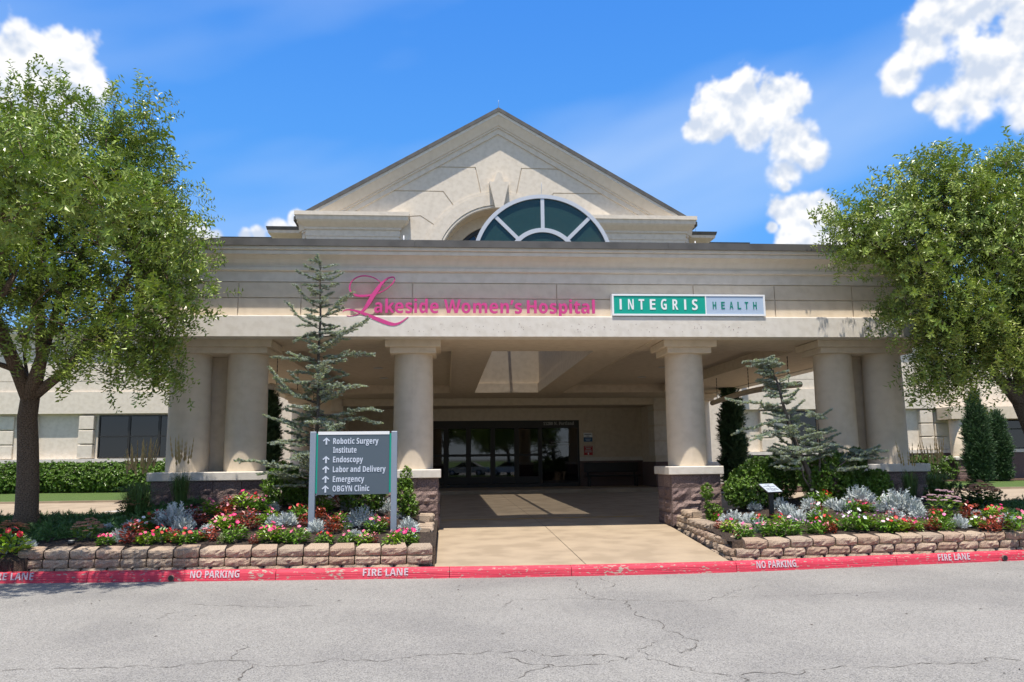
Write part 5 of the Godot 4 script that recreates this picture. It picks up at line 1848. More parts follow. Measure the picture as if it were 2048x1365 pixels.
func cedars() -> void:
	var r := RandomNumberGenerator.new()
	r.seed = 61
	# straight young cedar behind the directory sign
	var base := Vector3(-2.36, 0.76, -15.0)
	var boughs := []
	var top := 4.62
	var y := 0.35
	var az := 0.0
	while y < top - 0.1:
		var e := y / top
		var long := lerpf(1.08, 0.28, pow(e, 0.9)) * r.randf_range(0.70, 1.12)
		if y < 0.5:
			long *= 0.85
		boughs.append([Vector3(0.01 * sin(y * 3.0), y, 0), Vector3(cos(az), r.randf_range(-0.12, 0.28), sin(az)), long, lerpf(0.38, 0.04, e)])
		az += 2.4 + r.randf_range(-0.4, 0.4)
		y += lerpf(0.040, 0.064, e) * r.randf_range(0.6, 1.3)
	# the reaching boughs of the photograph
	for q in [[0.72, -1.0, 0.05, 1.45], [1.05, 1.0, 0.05, 1.15], [1.95, -1.0, 0.12, 1.1], [1.75, 1.0, 0.1, 1.18], [2.7, 1.0, 0.25, 1.0], [2.75, -1.0, 0.1, 0.78], [3.55, 1.0, 0.45, 0.75], [3.35, -1.0, 0.25, 0.78], [3.75, -1.0, 0.3, 0.62], [4.25, -1.0, 0.15, 0.45], [4.28, 1.0, 0.1, 0.42], [2.3, -1.0, 0.05, 0.85], [2.2, 1.0, 0.05, 0.95], [3.2, 1.0, 0.05, 0.95], [1.4, 1.0, 0.15, 1.15], [1.35, -1.0, 0.0, 1.0]]:
		boughs.append([Vector3(0, q[0], 0), Vector3(q[1], q[2], r.randf_range(-0.35, 0.45)), q[3], 0.25])
	var pts := []
	for i in 15:
		pts.append(Vector3(0.012 * sin(i * 1.3), -0.1 + (top + 0.1) * i / 14.0, 0.01 * cos(i)))
	pts.append(Vector3(-0.05, top + 0.06, 0.0))
	pts.append(Vector3(-0.13, top + 0.05, 0.0))
	boughs.append([Vector3(0, top - 0.15, 0), Vector3(-0.25, 1.0, 0), 0.25, 0.0])
	boughs.append([Vector3(0, top, 0), Vector3(-1.0, 0.15, 0.1), 0.2, 0.0])
	cedar("blue_cedar", "tall slim blue cedar with tiered feathery boughs behind the directory sign", base, [[pts, 0.055]], boughs, 71)
	# leaning, many-stemmed cedar behind the plaque
	base = Vector3(7.05, 0.72, -15.15)
	var lead := [Vector3(0.02, -0.1, 0), Vector3(0.0, 0.25, 0), Vector3(-0.06, 0.6, 0.02), Vector3(-0.22, 0.95, 0.05), Vector3(-0.38, 1.4, 0.06), Vector3(-0.50, 1.9, 0.05), Vector3(-0.58, 2.35, 0.03), Vector3(-0.70, 2.65, 0.0), Vector3(-0.84, 2.80, 0.0)]
	var up2 := [Vector3(0.02, 0.3, 0), Vector3(0.14, 0.6, 0.03), Vector3(0.18, 1.1, 0.05), Vector3(0.17, 1.55, 0.05), Vector3(0.15, 1.92, 0.05)]
	var arm := [Vector3(0.03, 0.18, 0), Vector3(0.25, 0.5, 0.1), Vector3(0.55, 0.78, 0.15), Vector3(0.85, 0.95, 0.15), Vector3(1.05, 1.0, 0.15)]
	var arm2 := [Vector3(0.0, 0.25, 0), Vector3(-0.2, 0.5, 0.1), Vector3(-0.3, 0.85, 0.15), Vector3(-0.5, 1.1, 0.18)]
	boughs = []
	for i in 74:
		var e := r.randf_range(0.30, 1.0)
		var p := along_path(lead, e)
		var a := r.randf() * TAU
		boughs.append([p, Vector3(cos(a) - 0.35, r.randf_range(0.0, 0.35), sin(a) * 0.8), lerpf(0.85, 0.20, pow((e - 0.3) / 0.7, 0.55)) * r.randf_range(0.7, 1.1), 0.15])
	for i in 20:
		var e := r.randf_range(0.35, 1.0)
		var a := r.randf() * TAU
		boughs.append([along_path(up2, e), Vector3(cos(a), r.randf_range(0.0, 0.4), sin(a)), lerpf(0.6, 0.16, (e - 0.35) / 0.65) * r.randf_range(0.7, 1.1), 0.1])
	for i in 22:
		var e := r.randf_range(0.3, 1.0)
		var a := r.randf() * TAU
		boughs.append([along_path(arm, e), Vector3(cos(a) + 0.5, r.randf_range(-0.1, 0.3), sin(a)), r.randf_range(0.28, 0.6), 0.1])
	for i in 12:
		var a := r.randf() * TAU
		boughs.append([along_path(arm2, r.randf_range(0.4, 1.0)), Vector3(cos(a) - 0.6, r.randf_range(-0.1, 0.2), sin(a)), r.randf_range(0.3, 0.75), 0.15])
	for q in [[0.55, -1.0, 0.05, 1.05], [0.62, -1.0, 0.22, 1.1], [0.5, -1.0, -0.02, 0.95], [0.95, -0.9, 0.1, 0.42], [0.9, -1.0, -0.05, 0.4]]:
		boughs.append([along_path(lead, q[0]), Vector3(q[1], q[2], r.randf_range(-0.1, 0.3)), q[3], 0.15])
	cedar("blue_cedar", "leaning many-stemmed blue cedar with bare grey stems behind the plaque", base, [[lead, 0.075], [up2, 0.03], [arm, 0.028], [arm2, 0.025]], boughs, 81)


func along_path(pts: Array, e: float) -> Vector3:
	var f := e * (pts.size() - 1)
	var i := mini(int(f), pts.size() - 2)
	return pts[i].lerp(pts[i + 1], f - i)


# small rosette of glossy leaves, and a feathery conifer spray, both growing along +y
func rosette(seed_: int, long: float, wide: float, n := 8) -> Mesh:
	var r := RandomNumberGenerator.new()
	r.seed = seed_
	var s := flat()
	for i in n:
		var a := i * 2.4
		leaf(s, Vector3(0, 0.004 * i, 0), Vector3(cos(a), r.randf_range(0.2, 1.3), sin(a)).normalized(), Vector3.UP, long * r.randf_range(0.75, 1.15), wide, Color(1, 1, 1) * r.randf_range(0.75, 1.2))
	return done(s)


func spray(seed_: int) -> Mesh:
	var r := RandomNumberGenerator.new()
	r.seed = seed_
	var s := flat()
	for i in 16:
		var t := 0.008 * i
		var a := i * 2.4
		var dir := Vector3(cos(a) * 0.6, 1.0, sin(a) * 0.6).normalized()
		var sd := dir.cross(ball(r)).normalized() * 0.006
		cv(s, Color(1, 1, 1) * r.randf_range(0.7, 1.25), Vector3(0, t, 0) - sd, Vector3(0, t, 0) + sd, Vector3(0, t, 0) + dir * r.randf_range(0.04, 0.065))
	return done(s)


# lobes: [centre, radii] relative to the base
func shrub(called: String, label: String, category: String, base: Vector3, lobes: Array, n: int, meshes: Array, tone: Color, size: float, upright: float, m: Material, seed_: int, group := "") -> Node3D:
	var r := RandomNumberGenerator.new()
	r.seed = seed_
	var t := thing(called, label, category, base, 0.0, group)
	var st := round_st()
	for l in lobes:
		for k in 3:
			var tip: Vector3 = l[0] + ball(r) * 0.4 * l[1].x
			var foot := Vector3(tip.x * 0.3, -0.12, tip.z * 0.3)
			tube(st, [foot, foot.lerp(tip, 0.5) + ball(r) * 0.03, tip], [0.016, 0.011, 0.004], 4)
	part("stem", done(st), M.twig, t)
	var area := 0.0
	for l in lobes:
		area += l[1].x * l[1].y + l[1].y * l[1].z
	var places := []
	var tints := []
	for k in meshes.size():
		places.append([])
		tints.append([])
	for l in lobes:
		var c := int(n * (l[1].x * l[1].y + l[1].y * l[1].z) / area)
		for i in c:
			var d := ball(r)
			var k := lerpf(0.55, 1.0, pow(r.randf(), 0.45)) * (1.0 + 0.16 * bumps.get_noise_3d(d.x * 2.6 + seed_, d.y * 2.6, d.z * 2.6))
			var p: Vector3 = l[0] + Vector3(d.x * l[1].x, d.y * l[1].y, d.z * l[1].z) * k
			if p.y < 0.01:
				continue
			var w := r.randi() % meshes.size()
			places[w].append(Transform3D(aim(d * (1.0 - upright) + Vector3.UP * upright + ball(r) * 0.5, r.randf() * TAU, size * r.randf_range(0.75, 1.25)), p))
			tints[w].append(varied(tone, 0.22, r))
	for w in meshes.size():
		scattered("foliage", meshes[w], m, t, places[w], tints[w])
	return t


func build_shrubs() -> void:
	var box_leaf := [rosette(1, 0.030, 0.017, 9), rosette(2, 0.034, 0.018, 9)]
	var hedge_leaf := [rosette(3, 0.055, 0.03, 8), rosette(4, 0.06, 0.032, 8)]
	var con := [spray(5), spray(6)]
	var bg := Color(0.125, 0.225, 0.028)
	var V := func(x: float, d: float) -> Vector3: return Vector3(x, bed_h(x, d), -d)
	shrub("boxwood_shrub", "round bright green boxwood at the foot of the cedar by the sign", "shrub", V.call(-3.0, 15.55), [[Vector3(0, 0.33, 0), Vector3(0.42, 0.36, 0.4)], [Vector3(-0.05, 0.58, 0), Vector3(0.24, 0.22, 0.24)], [Vector3(0.3, 0.24, 0.05), Vector3(0.28, 0.26, 0.28)]], 1700, box_leaf, bg, 1.15, 0.4, M.leaf, 21)
	shrub("boxwood_shrub", "dark boxwood half hidden behind the directory sign panel", "shrub", V.call(-1.55, 15.3), [[Vector3(0, 0.3, 0), Vector3(0.42, 0.34, 0.35)]], 900, box_leaf, bg, 1.15, 0.4, M.leaf, 22)
	shrub("boxwood_shrub", "narrow upright boxwood against the stone plinth by the sign post", "shrub", V.call(-0.76, 15.2), [[Vector3(0, 0.36, 0), Vector3(0.17, 0.36, 0.17)], [Vector3(0.02, 0.74, 0), Vector3(0.10, 0.22, 0.1)], [Vector3(0.1, 0.2, 0.05), Vector3(0.14, 0.2, 0.14)]], 700, box_leaf, Color(0.15, 0.26, 0.03), 1.1, 0.6, M.leaf, 23)
	for q in [[5.95, 15.45, 0.95, 0.9, "broad bright boxwood mound behind the plaque"], [6.62, 15.75, 0.8, 0.95, "dark boxwood mound between the plaque and the leaning cedar"], [7.45, 15.3, 0.95, 0.9, "broad boxwood mound beside the leaning cedar stems"], [8.0, 15.3, 0.55, 0.95, "pointed dark boxwood before the twin column plinth"], [8.35, 15.2, 0.62, 0.55, "low boxwood before the twin column plinth"]]:
		var w: float = q[2]
		var hh: float = q[3]
		shrub("boxwood_shrub", q[4], "shrub", V.call(q[0], q[1]), [[Vector3(0, hh * 0.42, 0), Vector3(w * 0.5, hh * 0.45, w * 0.42)], [Vector3(w * 0.08, hh * 0.74, 0), Vector3(w * 0.3, hh * 0.28, w * 0.3)], [Vector3(-w * 0.28, hh * 0.35, 0.05), Vector3(w * 0.32, hh * 0.33, w * 0.3)]], int(1900 * w), box_leaf, bg if q[0] != 6.62 and q[0] != 8.0 else Color(0.085, 0.170, 0.022), 1.15, 0.4, M.leaf, int(q[0] * 31))
	shrub("boxwood_shrub", "spindly boxwood sprig at the plinth above the block wall", "shrub", V.call(4.86, 14.75), [[Vector3(0, 0.22, 0), Vector3(0.07, 0.24, 0.07)], [Vector3(-0.04, 0.52, 0), Vector3(0.10, 0.14, 0.1)], [Vector3(0.14, 0.12, 0), Vector3(0.1, 0.15, 0.1)]], 300, box_leaf, Color(0.15, 0.26, 0.03), 1.1, 0.6, M.leaf, 33)
	# clipped hedge along the wing
	var hl := []
	var hx := -21.4
	var hr := RandomNumberGenerator.new()
	hr.seed = 4
	while hx < -10.6:
		hl.append([Vector3(hx + 16.0, 0.66, 0), Vector3(0.75, 0.72, 0.62)])
		hl.append([Vector3(hx + 16.3, 0.42, 0.1), Vector3(0.7, 0.55, 0.62)])
		hx += 0.62
	shrub("hedge", "long clipped green hedge beneath the wing window", "hedge", Vector3(-16.0, 0.4, -38.0), hl, 13000, hedge_leaf, Color(0.115, 0.210, 0.028), 1.5, 0.35, M.leaf, 44)
	var hl2 := []
	hx = 13.6
	while hx < 25.0:
		hl2.append([Vector3(hx - 19.0, 0.62, 0), Vector3(0.75, 0.62, 0.6)])
		hx += 0.6
	shrub("hedge", "clipped green hedge behind the twin columns by the wing", "hedge", Vector3(19.0, 0.4, -37.9), hl2, 6000, hedge_leaf, Color(0.088, 0.165, 0.022), 1.5, 0.35, M.leaf, 45)
	# columnar conifers beside the building
	for q in [[10.05, 27.6, 4.0, 0.31, "slender dark column juniper rising close behind the single front column"], [23.75, 34.3, 3.9, 0.46, "broad column juniper standing before the wing porch column"], [25.9, 36.0, 3.2, 0.42, "dark column juniper half hidden behind the broader juniper"], [-5.95, 27.4, 3.9, 0.32, "slender dark column juniper seen through the tall cedar"]]:
		var lb := []
		var top: float = q[2]
		var k := 0.3
		while k < top:
			var e := k / top
			lb.append([Vector3(0.05 * sin(k * 5.0), k, 0.05 * cos(k * 4.0)), Vector3(q[3], 0.42, q[3]) * (0.72 + 0.4 * sin(PI * clampf(e * 0.85 + 0.12, 0, 1))) * (1.0 - 0.55 * pow(e, 4.0))])
			k += 0.3
		shrub("column_juniper", q[4], "juniper", Vector3(q[0], 0.38, -q[1]), lb, 4200, con, Color(0.052, 0.105, 0.040), 1.9, 0.62, M.needle, int(q[1] * 10 + q[0]))
	# trailing juniper carpet under the shade tree, and at the far end of the plaque bed
	for area in [[[-13.0, -4.6, 12.9, 17.2, 9000], "dark green trailing juniper carpet around the stout tree trunk"], [[9.9, 15.0, 13.4, 17.0, 4000], "dark green trailing juniper carpet at the far end of the plaque bed"]]:
		var pl := []
		var tn := []
		var q: Array = area[0]
		for i in q[4]:
			var x := hr.randf_range(q[0], q[1])
			var d := hr.randf_range(q[2], q[3])
			if q[0] < 0 and (x > -5.0 and d < 14.2 or d < 13.2 + 0.5 * sin(x * 2.0) or Vector2(x + 7.28, d - 14.85).length() < 0.28):
				continue
			var lump := 0.05 + 0.05 * bumps.get_noise_2d(x * 1.2, d * 1.2) + 0.05 * bumps.get_noise_2d(x * 4.0, d * 4.0)
			pl.append(Transform3D(aim(Vector3(hr.randf_range(-1, 1), 0.32, hr.randf_range(-1, 1)), hr.randf() * TAU, hr.randf_range(0.8, 1.4)), Vector3(x, bed_h(x, d) + lump * hr.randf_range(0.3, 1.0), -d)))
			tn.append(varied(Color(0.075, 0.165, 0.036), 0.25, hr))
		var o := scattered(numbered("juniper_carpet"), con[0], M.needle, self, pl, tn)
		tag(o, area[1], "ground cover")
	# low airy shrub at the end of the plaque bed
	shrub("abelia_shrub", "low airy dark shrub with upright twigs beyond the rust sedum", "shrub", V.call(9.95, 14.9), [[Vector3(-0.45, 0.2, 0), Vector3(0.35, 0.26, 0.25)], [Vector3(0, 0.2, 0), Vector3(0.35, 0.3, 0.25)], [Vector3(0.42, 0.18, 0), Vector3(0.35, 0.22, 0.25)]], 420, box_leaf, Color(0.05, 0.10, 0.02), 1.3, 0.7, M.leaf, 55)
	shrub("abelia_shrub", "bright yellow-green shrub behind the plumes at the twin column plinth", "shrub", V.call(9.75, 16.6), [[Vector3(0, 0.45, 0), Vector3(0.38, 0.5, 0.35)]], 900, box_leaf, Color(0.14, 0.22, 0.02), 1.3, 0.6, M.leaf, 56)
	for q in [[-5.40, 14.8, 0.42, 1.20, 34, "wide clump of feather reed grass with many tan plumes by the sign bed"], [-4.85, 15.35, 0.28, 1.15, 13, "thin clump of feather reed grass before the twin column plinth"], [9.05, 15.2, 0.25, 0.95, 9, "sparse clump of feather grass before the far plinth cap"], [9.62, 15.25, 0.34, 1.05, 18, "upright clump of feather grass with tan plumes at the far plinth end"]]:
		reed(V.call(q[0], q[1]), q[2], q[3], q[4], q[5], int(q[1] * 100))


func reed(base: Vector3, wide: float, high: float, plumes: int, label: String, seed_: int) -> void:
	var r := RandomNumberGenerator.new()
	r.seed = seed_
	var t := thing("reed_grass", label, "grass clump", base)
	var s := flat()
	for i in int(430 * wide / 0.4):
		var a := r.randf() * TAU
		var lean := r.randf_range(0.15, 1.0)
		var out := Vector3(cos(a), 0, sin(a))
		var foot := out * wide * 0.35 * r.randf()
		var h := high * r.randf_range(0.35, 0.72)
		var p1 := foot + out * lean * wide * 0.5 + Vector3(0, h * 0.7, 0)
		var p2 := foot + out * lean * wide * 1.35 + Vector3(0, h * (1.0 - 0.45 * lean), 0)
		var sd := Vector3(-sin(a), 0, cos(a)) * 0.0050
		var c := varied(Color(0.085, 0.145, 0.034), 0.3, r)
		cv(s, c, foot - sd, foot + sd, p1 + sd)
		cv(s, c, foot - sd, p1 + sd, p1 - sd)
		cv(s, c, p1 - sd, p1 + sd, p2)
	part("blades", done(s), M.grass_blade, t)
	for i in plumes:
		var a := r.randf() * TAU
		var out := Vector3(cos(a), 0, sin(a))
		var foot := out * wide * 0.3 * r.randf()
		var tip := foot + out * wide * r.randf_range(0.1, 0.75) + Vector3(0, high * r.randf_range(0.9, 1.18), 0)
		var ps := flat()
		var dir := (tip - foot).normalized()
		var sd := dir.cross(Vector3(0, 0, 1)).normalized()
		var fw := dir.cross(sd)
		var neck := foot.lerp(tip, 0.70)
		var c := varied(Color(0.48, 0.345, 0.165), 0.18, r)
		var st := Color(0.16, 0.17, 0.06)
		cv(ps, st, foot - sd * 0.0035, foot + sd * 0.0035, neck)
		for w in [sd * 0.022, fw * 0.022]:
			for k in 4:
				var e0: Vector3 = neck.lerp(tip, k / 4.0)
				var e1: Vector3 = neck.lerp(tip, (k + 1.4) / 4.0)
				cv(ps, c, e0, e0.lerp(e1, 0.4) + w * (1.0 - k * 0.2), e1)
				cv(ps, c, e0, e1, e0.lerp(e1, 0.4) - w * (1.0 - k * 0.2))
		part("plume", done(ps), M.grass_blade, t)


# ------------------------------------------------------------------ bedding plants; all are built one unit wide
func dusty(seed_: int) -> Mesh:
	var r := RandomNumberGenerator.new()
	r.seed = seed_
	var s := flat()
	for i in 210:
		var a := i * 2.4
		var e := r.randf()
		var d := Vector3(cos(a) * sqrt(1.0 - e * e), e, sin(a) * sqrt(1.0 - e * e))
		var foot := Vector3(d.x * 0.34, d.y * 0.46, d.z * 0.34) * r.randf_range(0.45, 1.0) + Vector3(0, 0.02, 0)
		var dir := (d * 0.6 + Vector3(0, 0.55, 0) + ball(r) * 0.55).normalized()
		var sd := dir.cross(ball(r)).normalized()
		var nor := sd.cross(dir)
		var long := r.randf_range(0.13, 0.21)
		var c := varied(Color(0.47, 0.515, 0.51), 0.12, r)
		var last := foot
		for k in 3:
			var f := (k + 1) / 3.0
			var p := foot + dir * long * f - nor * long * 0.3 * f * f
			var w := sd * 0.013
			cv(s, c, last - w, last + w, p)
			for q in [-1.0, 1.0]:
				var lobe: Vector3 = p + sd * q * 0.046 + dir * 0.03 + nor * 0.012
				cv(s, c, last.lerp(p, 0.3), p, lobe)
			last = p
	return done(s)


func blossom(s: SurfaceTool, at: Vector3, up: Vector3, size: float, c: Color, eye: Color, r: RandomNumberGenerator) -> void:
	var x := up.cross(Vector3(0.2, 0.3, 0.9)).normalized()
	var z := x.cross(up)
	var turn := r.randf() * TAU
	for i in 5:
		var a := turn + TAU * i / 5.0
		var d := x * cos(a) + z * sin(a)
		var e := x * cos(a + 0.55) + z * sin(a + 0.55)
		var f := x * cos(a - 0.55) + z * sin(a - 0.55)
		var tip := at + d * size + up * size * 0.12
		cv(s, c, at, at + e * size * 0.85 + up * size * 0.1, tip)
		cv(s, c, at, tip, at + f * size * 0.85 + up * size * 0.1)
	cv(s, eye, at + up * 0.012 * size * 10.0 + x * size * 0.16, at + up * 0.012 * size * 10.0 - x * size * 0.12 + z * size * 0.14, at + up * 0.012 * size * 10.0 - x * size * 0.12 - z * size * 0.14)


func bedding(seed_: int, leaves: int, long: float, wide: float, tone: Color, high: float, droop: float) -> Mesh:
	var r := RandomNumberGenerator.new()
	r.seed = seed_
	var s := flat()
	for i in leaves:
		var a := i * 2.4 + r.randf_range(-0.3, 0.3)
		var e := pow(r.randf(), 0.6)
		var out := Vector3(cos(a), 0, sin(a))
		var at := out * 0.36 * e + Vector3(0, 0.03 + high * r.randf() * (1.0 - 0.5 * e * e), 0)
		var dir := (out * r.randf_range(0.5, 1.2) + Vector3(0, r.randf_range(-droop, 0.8), 0)).normalized()
		leaf(s, at, dir, Vector3.UP, long * r.randf_range(0.7, 1.15), wide * r.randf_range(0.8, 1.1), varied(tone, 0.28, r), 0.18)
	return done(s)


func blooms(seed_: int, n: int, size: float, c: Color, eye: Color, high: float) -> Mesh:
	var r := RandomNumberGenerator.new()
	r.seed = seed_
	var s := flat()
	for i in n:
		var a := i * 2.4 + r.randf_range(-0.4, 0.4)
		var e := sqrt((i + 0.3) / n) * 0.42
		var up := (Vector3(cos(a) * 0.5, 0.8, sin(a) * 0.5 + 0.35) + ball(r) * 0.25).normalized()
		blossom(s, Vector3(cos(a) * e, high * (1.05 - 0.7 * e) + r.randf_range(-0.05, 0.08), sin(a) * e), up, size * r.randf_range(0.8, 1.15), varied(c, 0.1, r), eye, r)
	return done(s)


func heads(seed_: int, n: int, c: Color, high: float) -> Mesh:
	var r := RandomNumberGenerator.new()
	r.seed = seed_
	var s := flat()
	for i in n:
		var a := i * 2.4
		var e := sqrt((i + 0.4) / n) * 0.44
		var at := Vector3(cos(a) * e, high * (1.05 - 1.9 * e * e) + r.randf_range(-0.10, 0.06), sin(a) * e)
		var rad := r.randf_range(0.045, 0.08)
		for k in 40:
			var b := k * 2.4
			var q := sqrt(k / 40.0) * rad
			var o := at + Vector3(cos(b) * q, 0.02 * (1.0 - q / rad) + r.randf_range(0, 0.012), sin(b) * q)
			var t := varied(c, 0.25, r)
			cv(s, t, o + Vector3(0.017, 0, 0), o + Vector3(-0.009, 0.004, 0.015), o + Vector3(-0.009, 0.006, -0.015))
			cv(s, t, o + Vector3(0.014, -0.01, 0.006), o + Vector3(0, 0.012, 0), o + Vector3(-0.014, -0.01, 0.006))
	return done(s)


func plant_word(code: String) -> String:
	var p := code.split("_")
	match p[0]:
		"D": return "dusty miller"
		"V": return {"palepink": "pale vinca", "green": "green vinca"}.get(p[1], p[1] + " vinca")
		"B": return "begonia"
		"S": return "sedum"
	return "fine-leaved plant"


# "between x and y", from the two plants that stand closest
func neighbours(list: Array, i: int) -> String:
	var order := range(list.size())
	var me := Vector2(list[i][1], list[i][2])
	order.sort_custom(func(a, b): return me.distance_squared_to(Vector2(list[a][1], list[a][2])) < me.distance_squared_to(Vector2(list[b][1], list[b][2])))
	return "between %s and %s" % [plant_word(list[order[1]][0]), plant_word(list[order[2]][0])]


func build_flowers() -> void:
	var D := [dusty(1), dusty(2), dusty(3)]
	var green := Color(0.125, 0.245, 0.030)
	var lime := Color(0.22, 0.345, 0.034)
	var VG := [bedding(4, 125, 0.25, 0.11, green, 0.48, 0.25), bedding(5, 125, 0.26, 0.11, lime, 0.48, 0.25), bedding(6, 130, 0.23, 0.105, Color(0.13, 0.245, 0.028), 0.5, 0.2)]
	var BR := [bedding(7, 120, 0.17, 0.125, Color(0.33, 0.066, 0.040), 0.62, 0.1), bedding(8, 120, 0.17, 0.125, Color(0.25, 0.042, 0.030), 0.62, 0.1)]
	var BF := [blooms(9, 9, 0.045, Color(0.66, 0.26, 0.32), Color(0.6, 0.45, 0.1), 0.66), blooms(10, 8, 0.045, Color(0.62, 0.17, 0.24), Color(0.6, 0.45, 0.1), 0.66)]
	var FG := [bedding(11, 230, 0.14, 0.035, Color(0.17, 0.29, 0.036), 0.42, 0.1), bedding(12, 230, 0.14, 0.035, Color(0.14, 0.24, 0.04), 0.42, 0.1)]
	var FF := blooms(13, 9, 0.035, Color(0.36, 0.15, 0.40), Color(0.5, 0.4, 0.2), 0.46)
	var SG := [bedding(14, 190, 0.15, 0.085, Color(0.19, 0.30, 0.06), 0.62, 0.0), bedding(15, 190, 0.15, 0.085, Color(0.080, 0.150, 0.030), 0.62, 0.0)]
	var tint := {"magenta": Color(0.62, 0.012, 0.155), "pink": Color(0.72, 0.15, 0.29), "red": Color(0.52, 0.006, 0.022), "white": Color(0.76, 0.77, 0.80), "palepink": Color(0.74, 0.46, 0.55), "green": Color(0.6, 0.1, 0.3)}
	var VF := {}
	for c in tint:
		VF[c] = []
		for k in 3:
			VF[c].append(blooms(20 + k + c.length(), 3 if c == "green" else 5 + k * 2, 0.085, tint[c], Color(0.7, 0.65, 0.2) if c != "white" else Color(0.7, 0.5, 0.2), 0.56))
	var SH := {"rust": heads(31, 42, Color(0.46, 0.225, 0.125), 0.72), "pinkrust": heads(32, 38, Color(0.54, 0.32, 0.26), 0.70), "pink": heads(33, 20, Color(0.50, 0.33, 0.38), 0.72)}
	for side in 2:
		var bed := "sign bed" if side == 0 else "plaque bed"
		var list: Array = LEFT_BED if side == 0 else RIGHT_BED
		for i in list.size():
			var e: Array = list[i]
			var k: String = e[0].split("_")[0]
			var c: String = e[0].split("_")[1] if "_" in e[0] else ""
			var x: float = e[1]
			var d: float = e[2]
			var w: float = e[3] * {"D": 1.18, "V": 1.5, "B": 1.5, "G": 1.45, "S": 1.08}[k]
			var at := Vector3(x, bed_h(x, d) - 0.012, -d)
			var turn := rng.randf() * TAU
			var o: Node3D
			var near := neighbours(list, i)
			var where := "%s, %s of the %s" % [near, "wall side" if d - kerb_d(x) < 1.15 else ("plinth side" if d > 14.6 else "middle"), bed]
			match k:
				"D":
					var big := w > 0.5
					o = thing("dusty_miller", "%s silver dusty miller %s" % ["large" if big else "small", where], "dusty miller", at, turn, "dusty millers of the " + bed)
					part("foliage", D[i % 3], M.felt, o)
				"V":
					o = thing("vinca_plant", "%s flowered vinca %s" % [{"palepink": "pale pink", "green": "sparsely"}.get(c, c), where], "flower", at, turn, "vincas of the " + bed)
					part("foliage", VG[i % 3], M.leaf, o)
					part("blossoms", VF[c][i % 3], M.petal, o)
				"B":
					o = thing("begonia_plant", "bronze begonia %s" % where, "flower", at, turn, "bronze begonias of the " + bed)
					part("foliage", BR[i % 2], M.leaf, o)
					part("blossoms", BF[i % 2], M.petal, o)
				"G":
					o = thing("ageratum_plant", "fine leaved green plant %s" % where, "flower", at, turn, "fine leaved plants of the " + bed)
					part("foliage", FG[i % 2], M.leaf, o)
					part("blossoms", FF, M.petal, o)
				"S":
					o = thing("sedum_plant", "%s headed sedum %s" % [{"rust": "rust", "pinkrust": "pinkish brown", "pink": "mauve"}[c], where], "sedum", at, turn, "sedums of the " + bed)
					part("foliage", SG[0 if c != "rust" else 1], M.leaf, o)
					part("flower_heads", SH[c], M.petal, o)
			o.scale = Vector3(w, w * rng.randf_range(0.95, 1.25), w)
			if k == "S":
				o.scale.y *= 0.78
			if k == "D":
				o.scale.y *= 0.86 if w < 0.5 else 0.76
	var fes := [bedding(40, 160, 0.34, 0.022, Color(0.12, 0.19, 0.14), 0.25, -0.3)]
	var q := thing("fescue_tuft", "small round blue-green grass tuft at the corner of the plaque bed", "grass clump", Vector3(5.0, bed_h(5.0, 12.95), -12.95))
	part("blades", fes[0], M.needle, q)
	q.scale = Vector3.ONE * 0.25

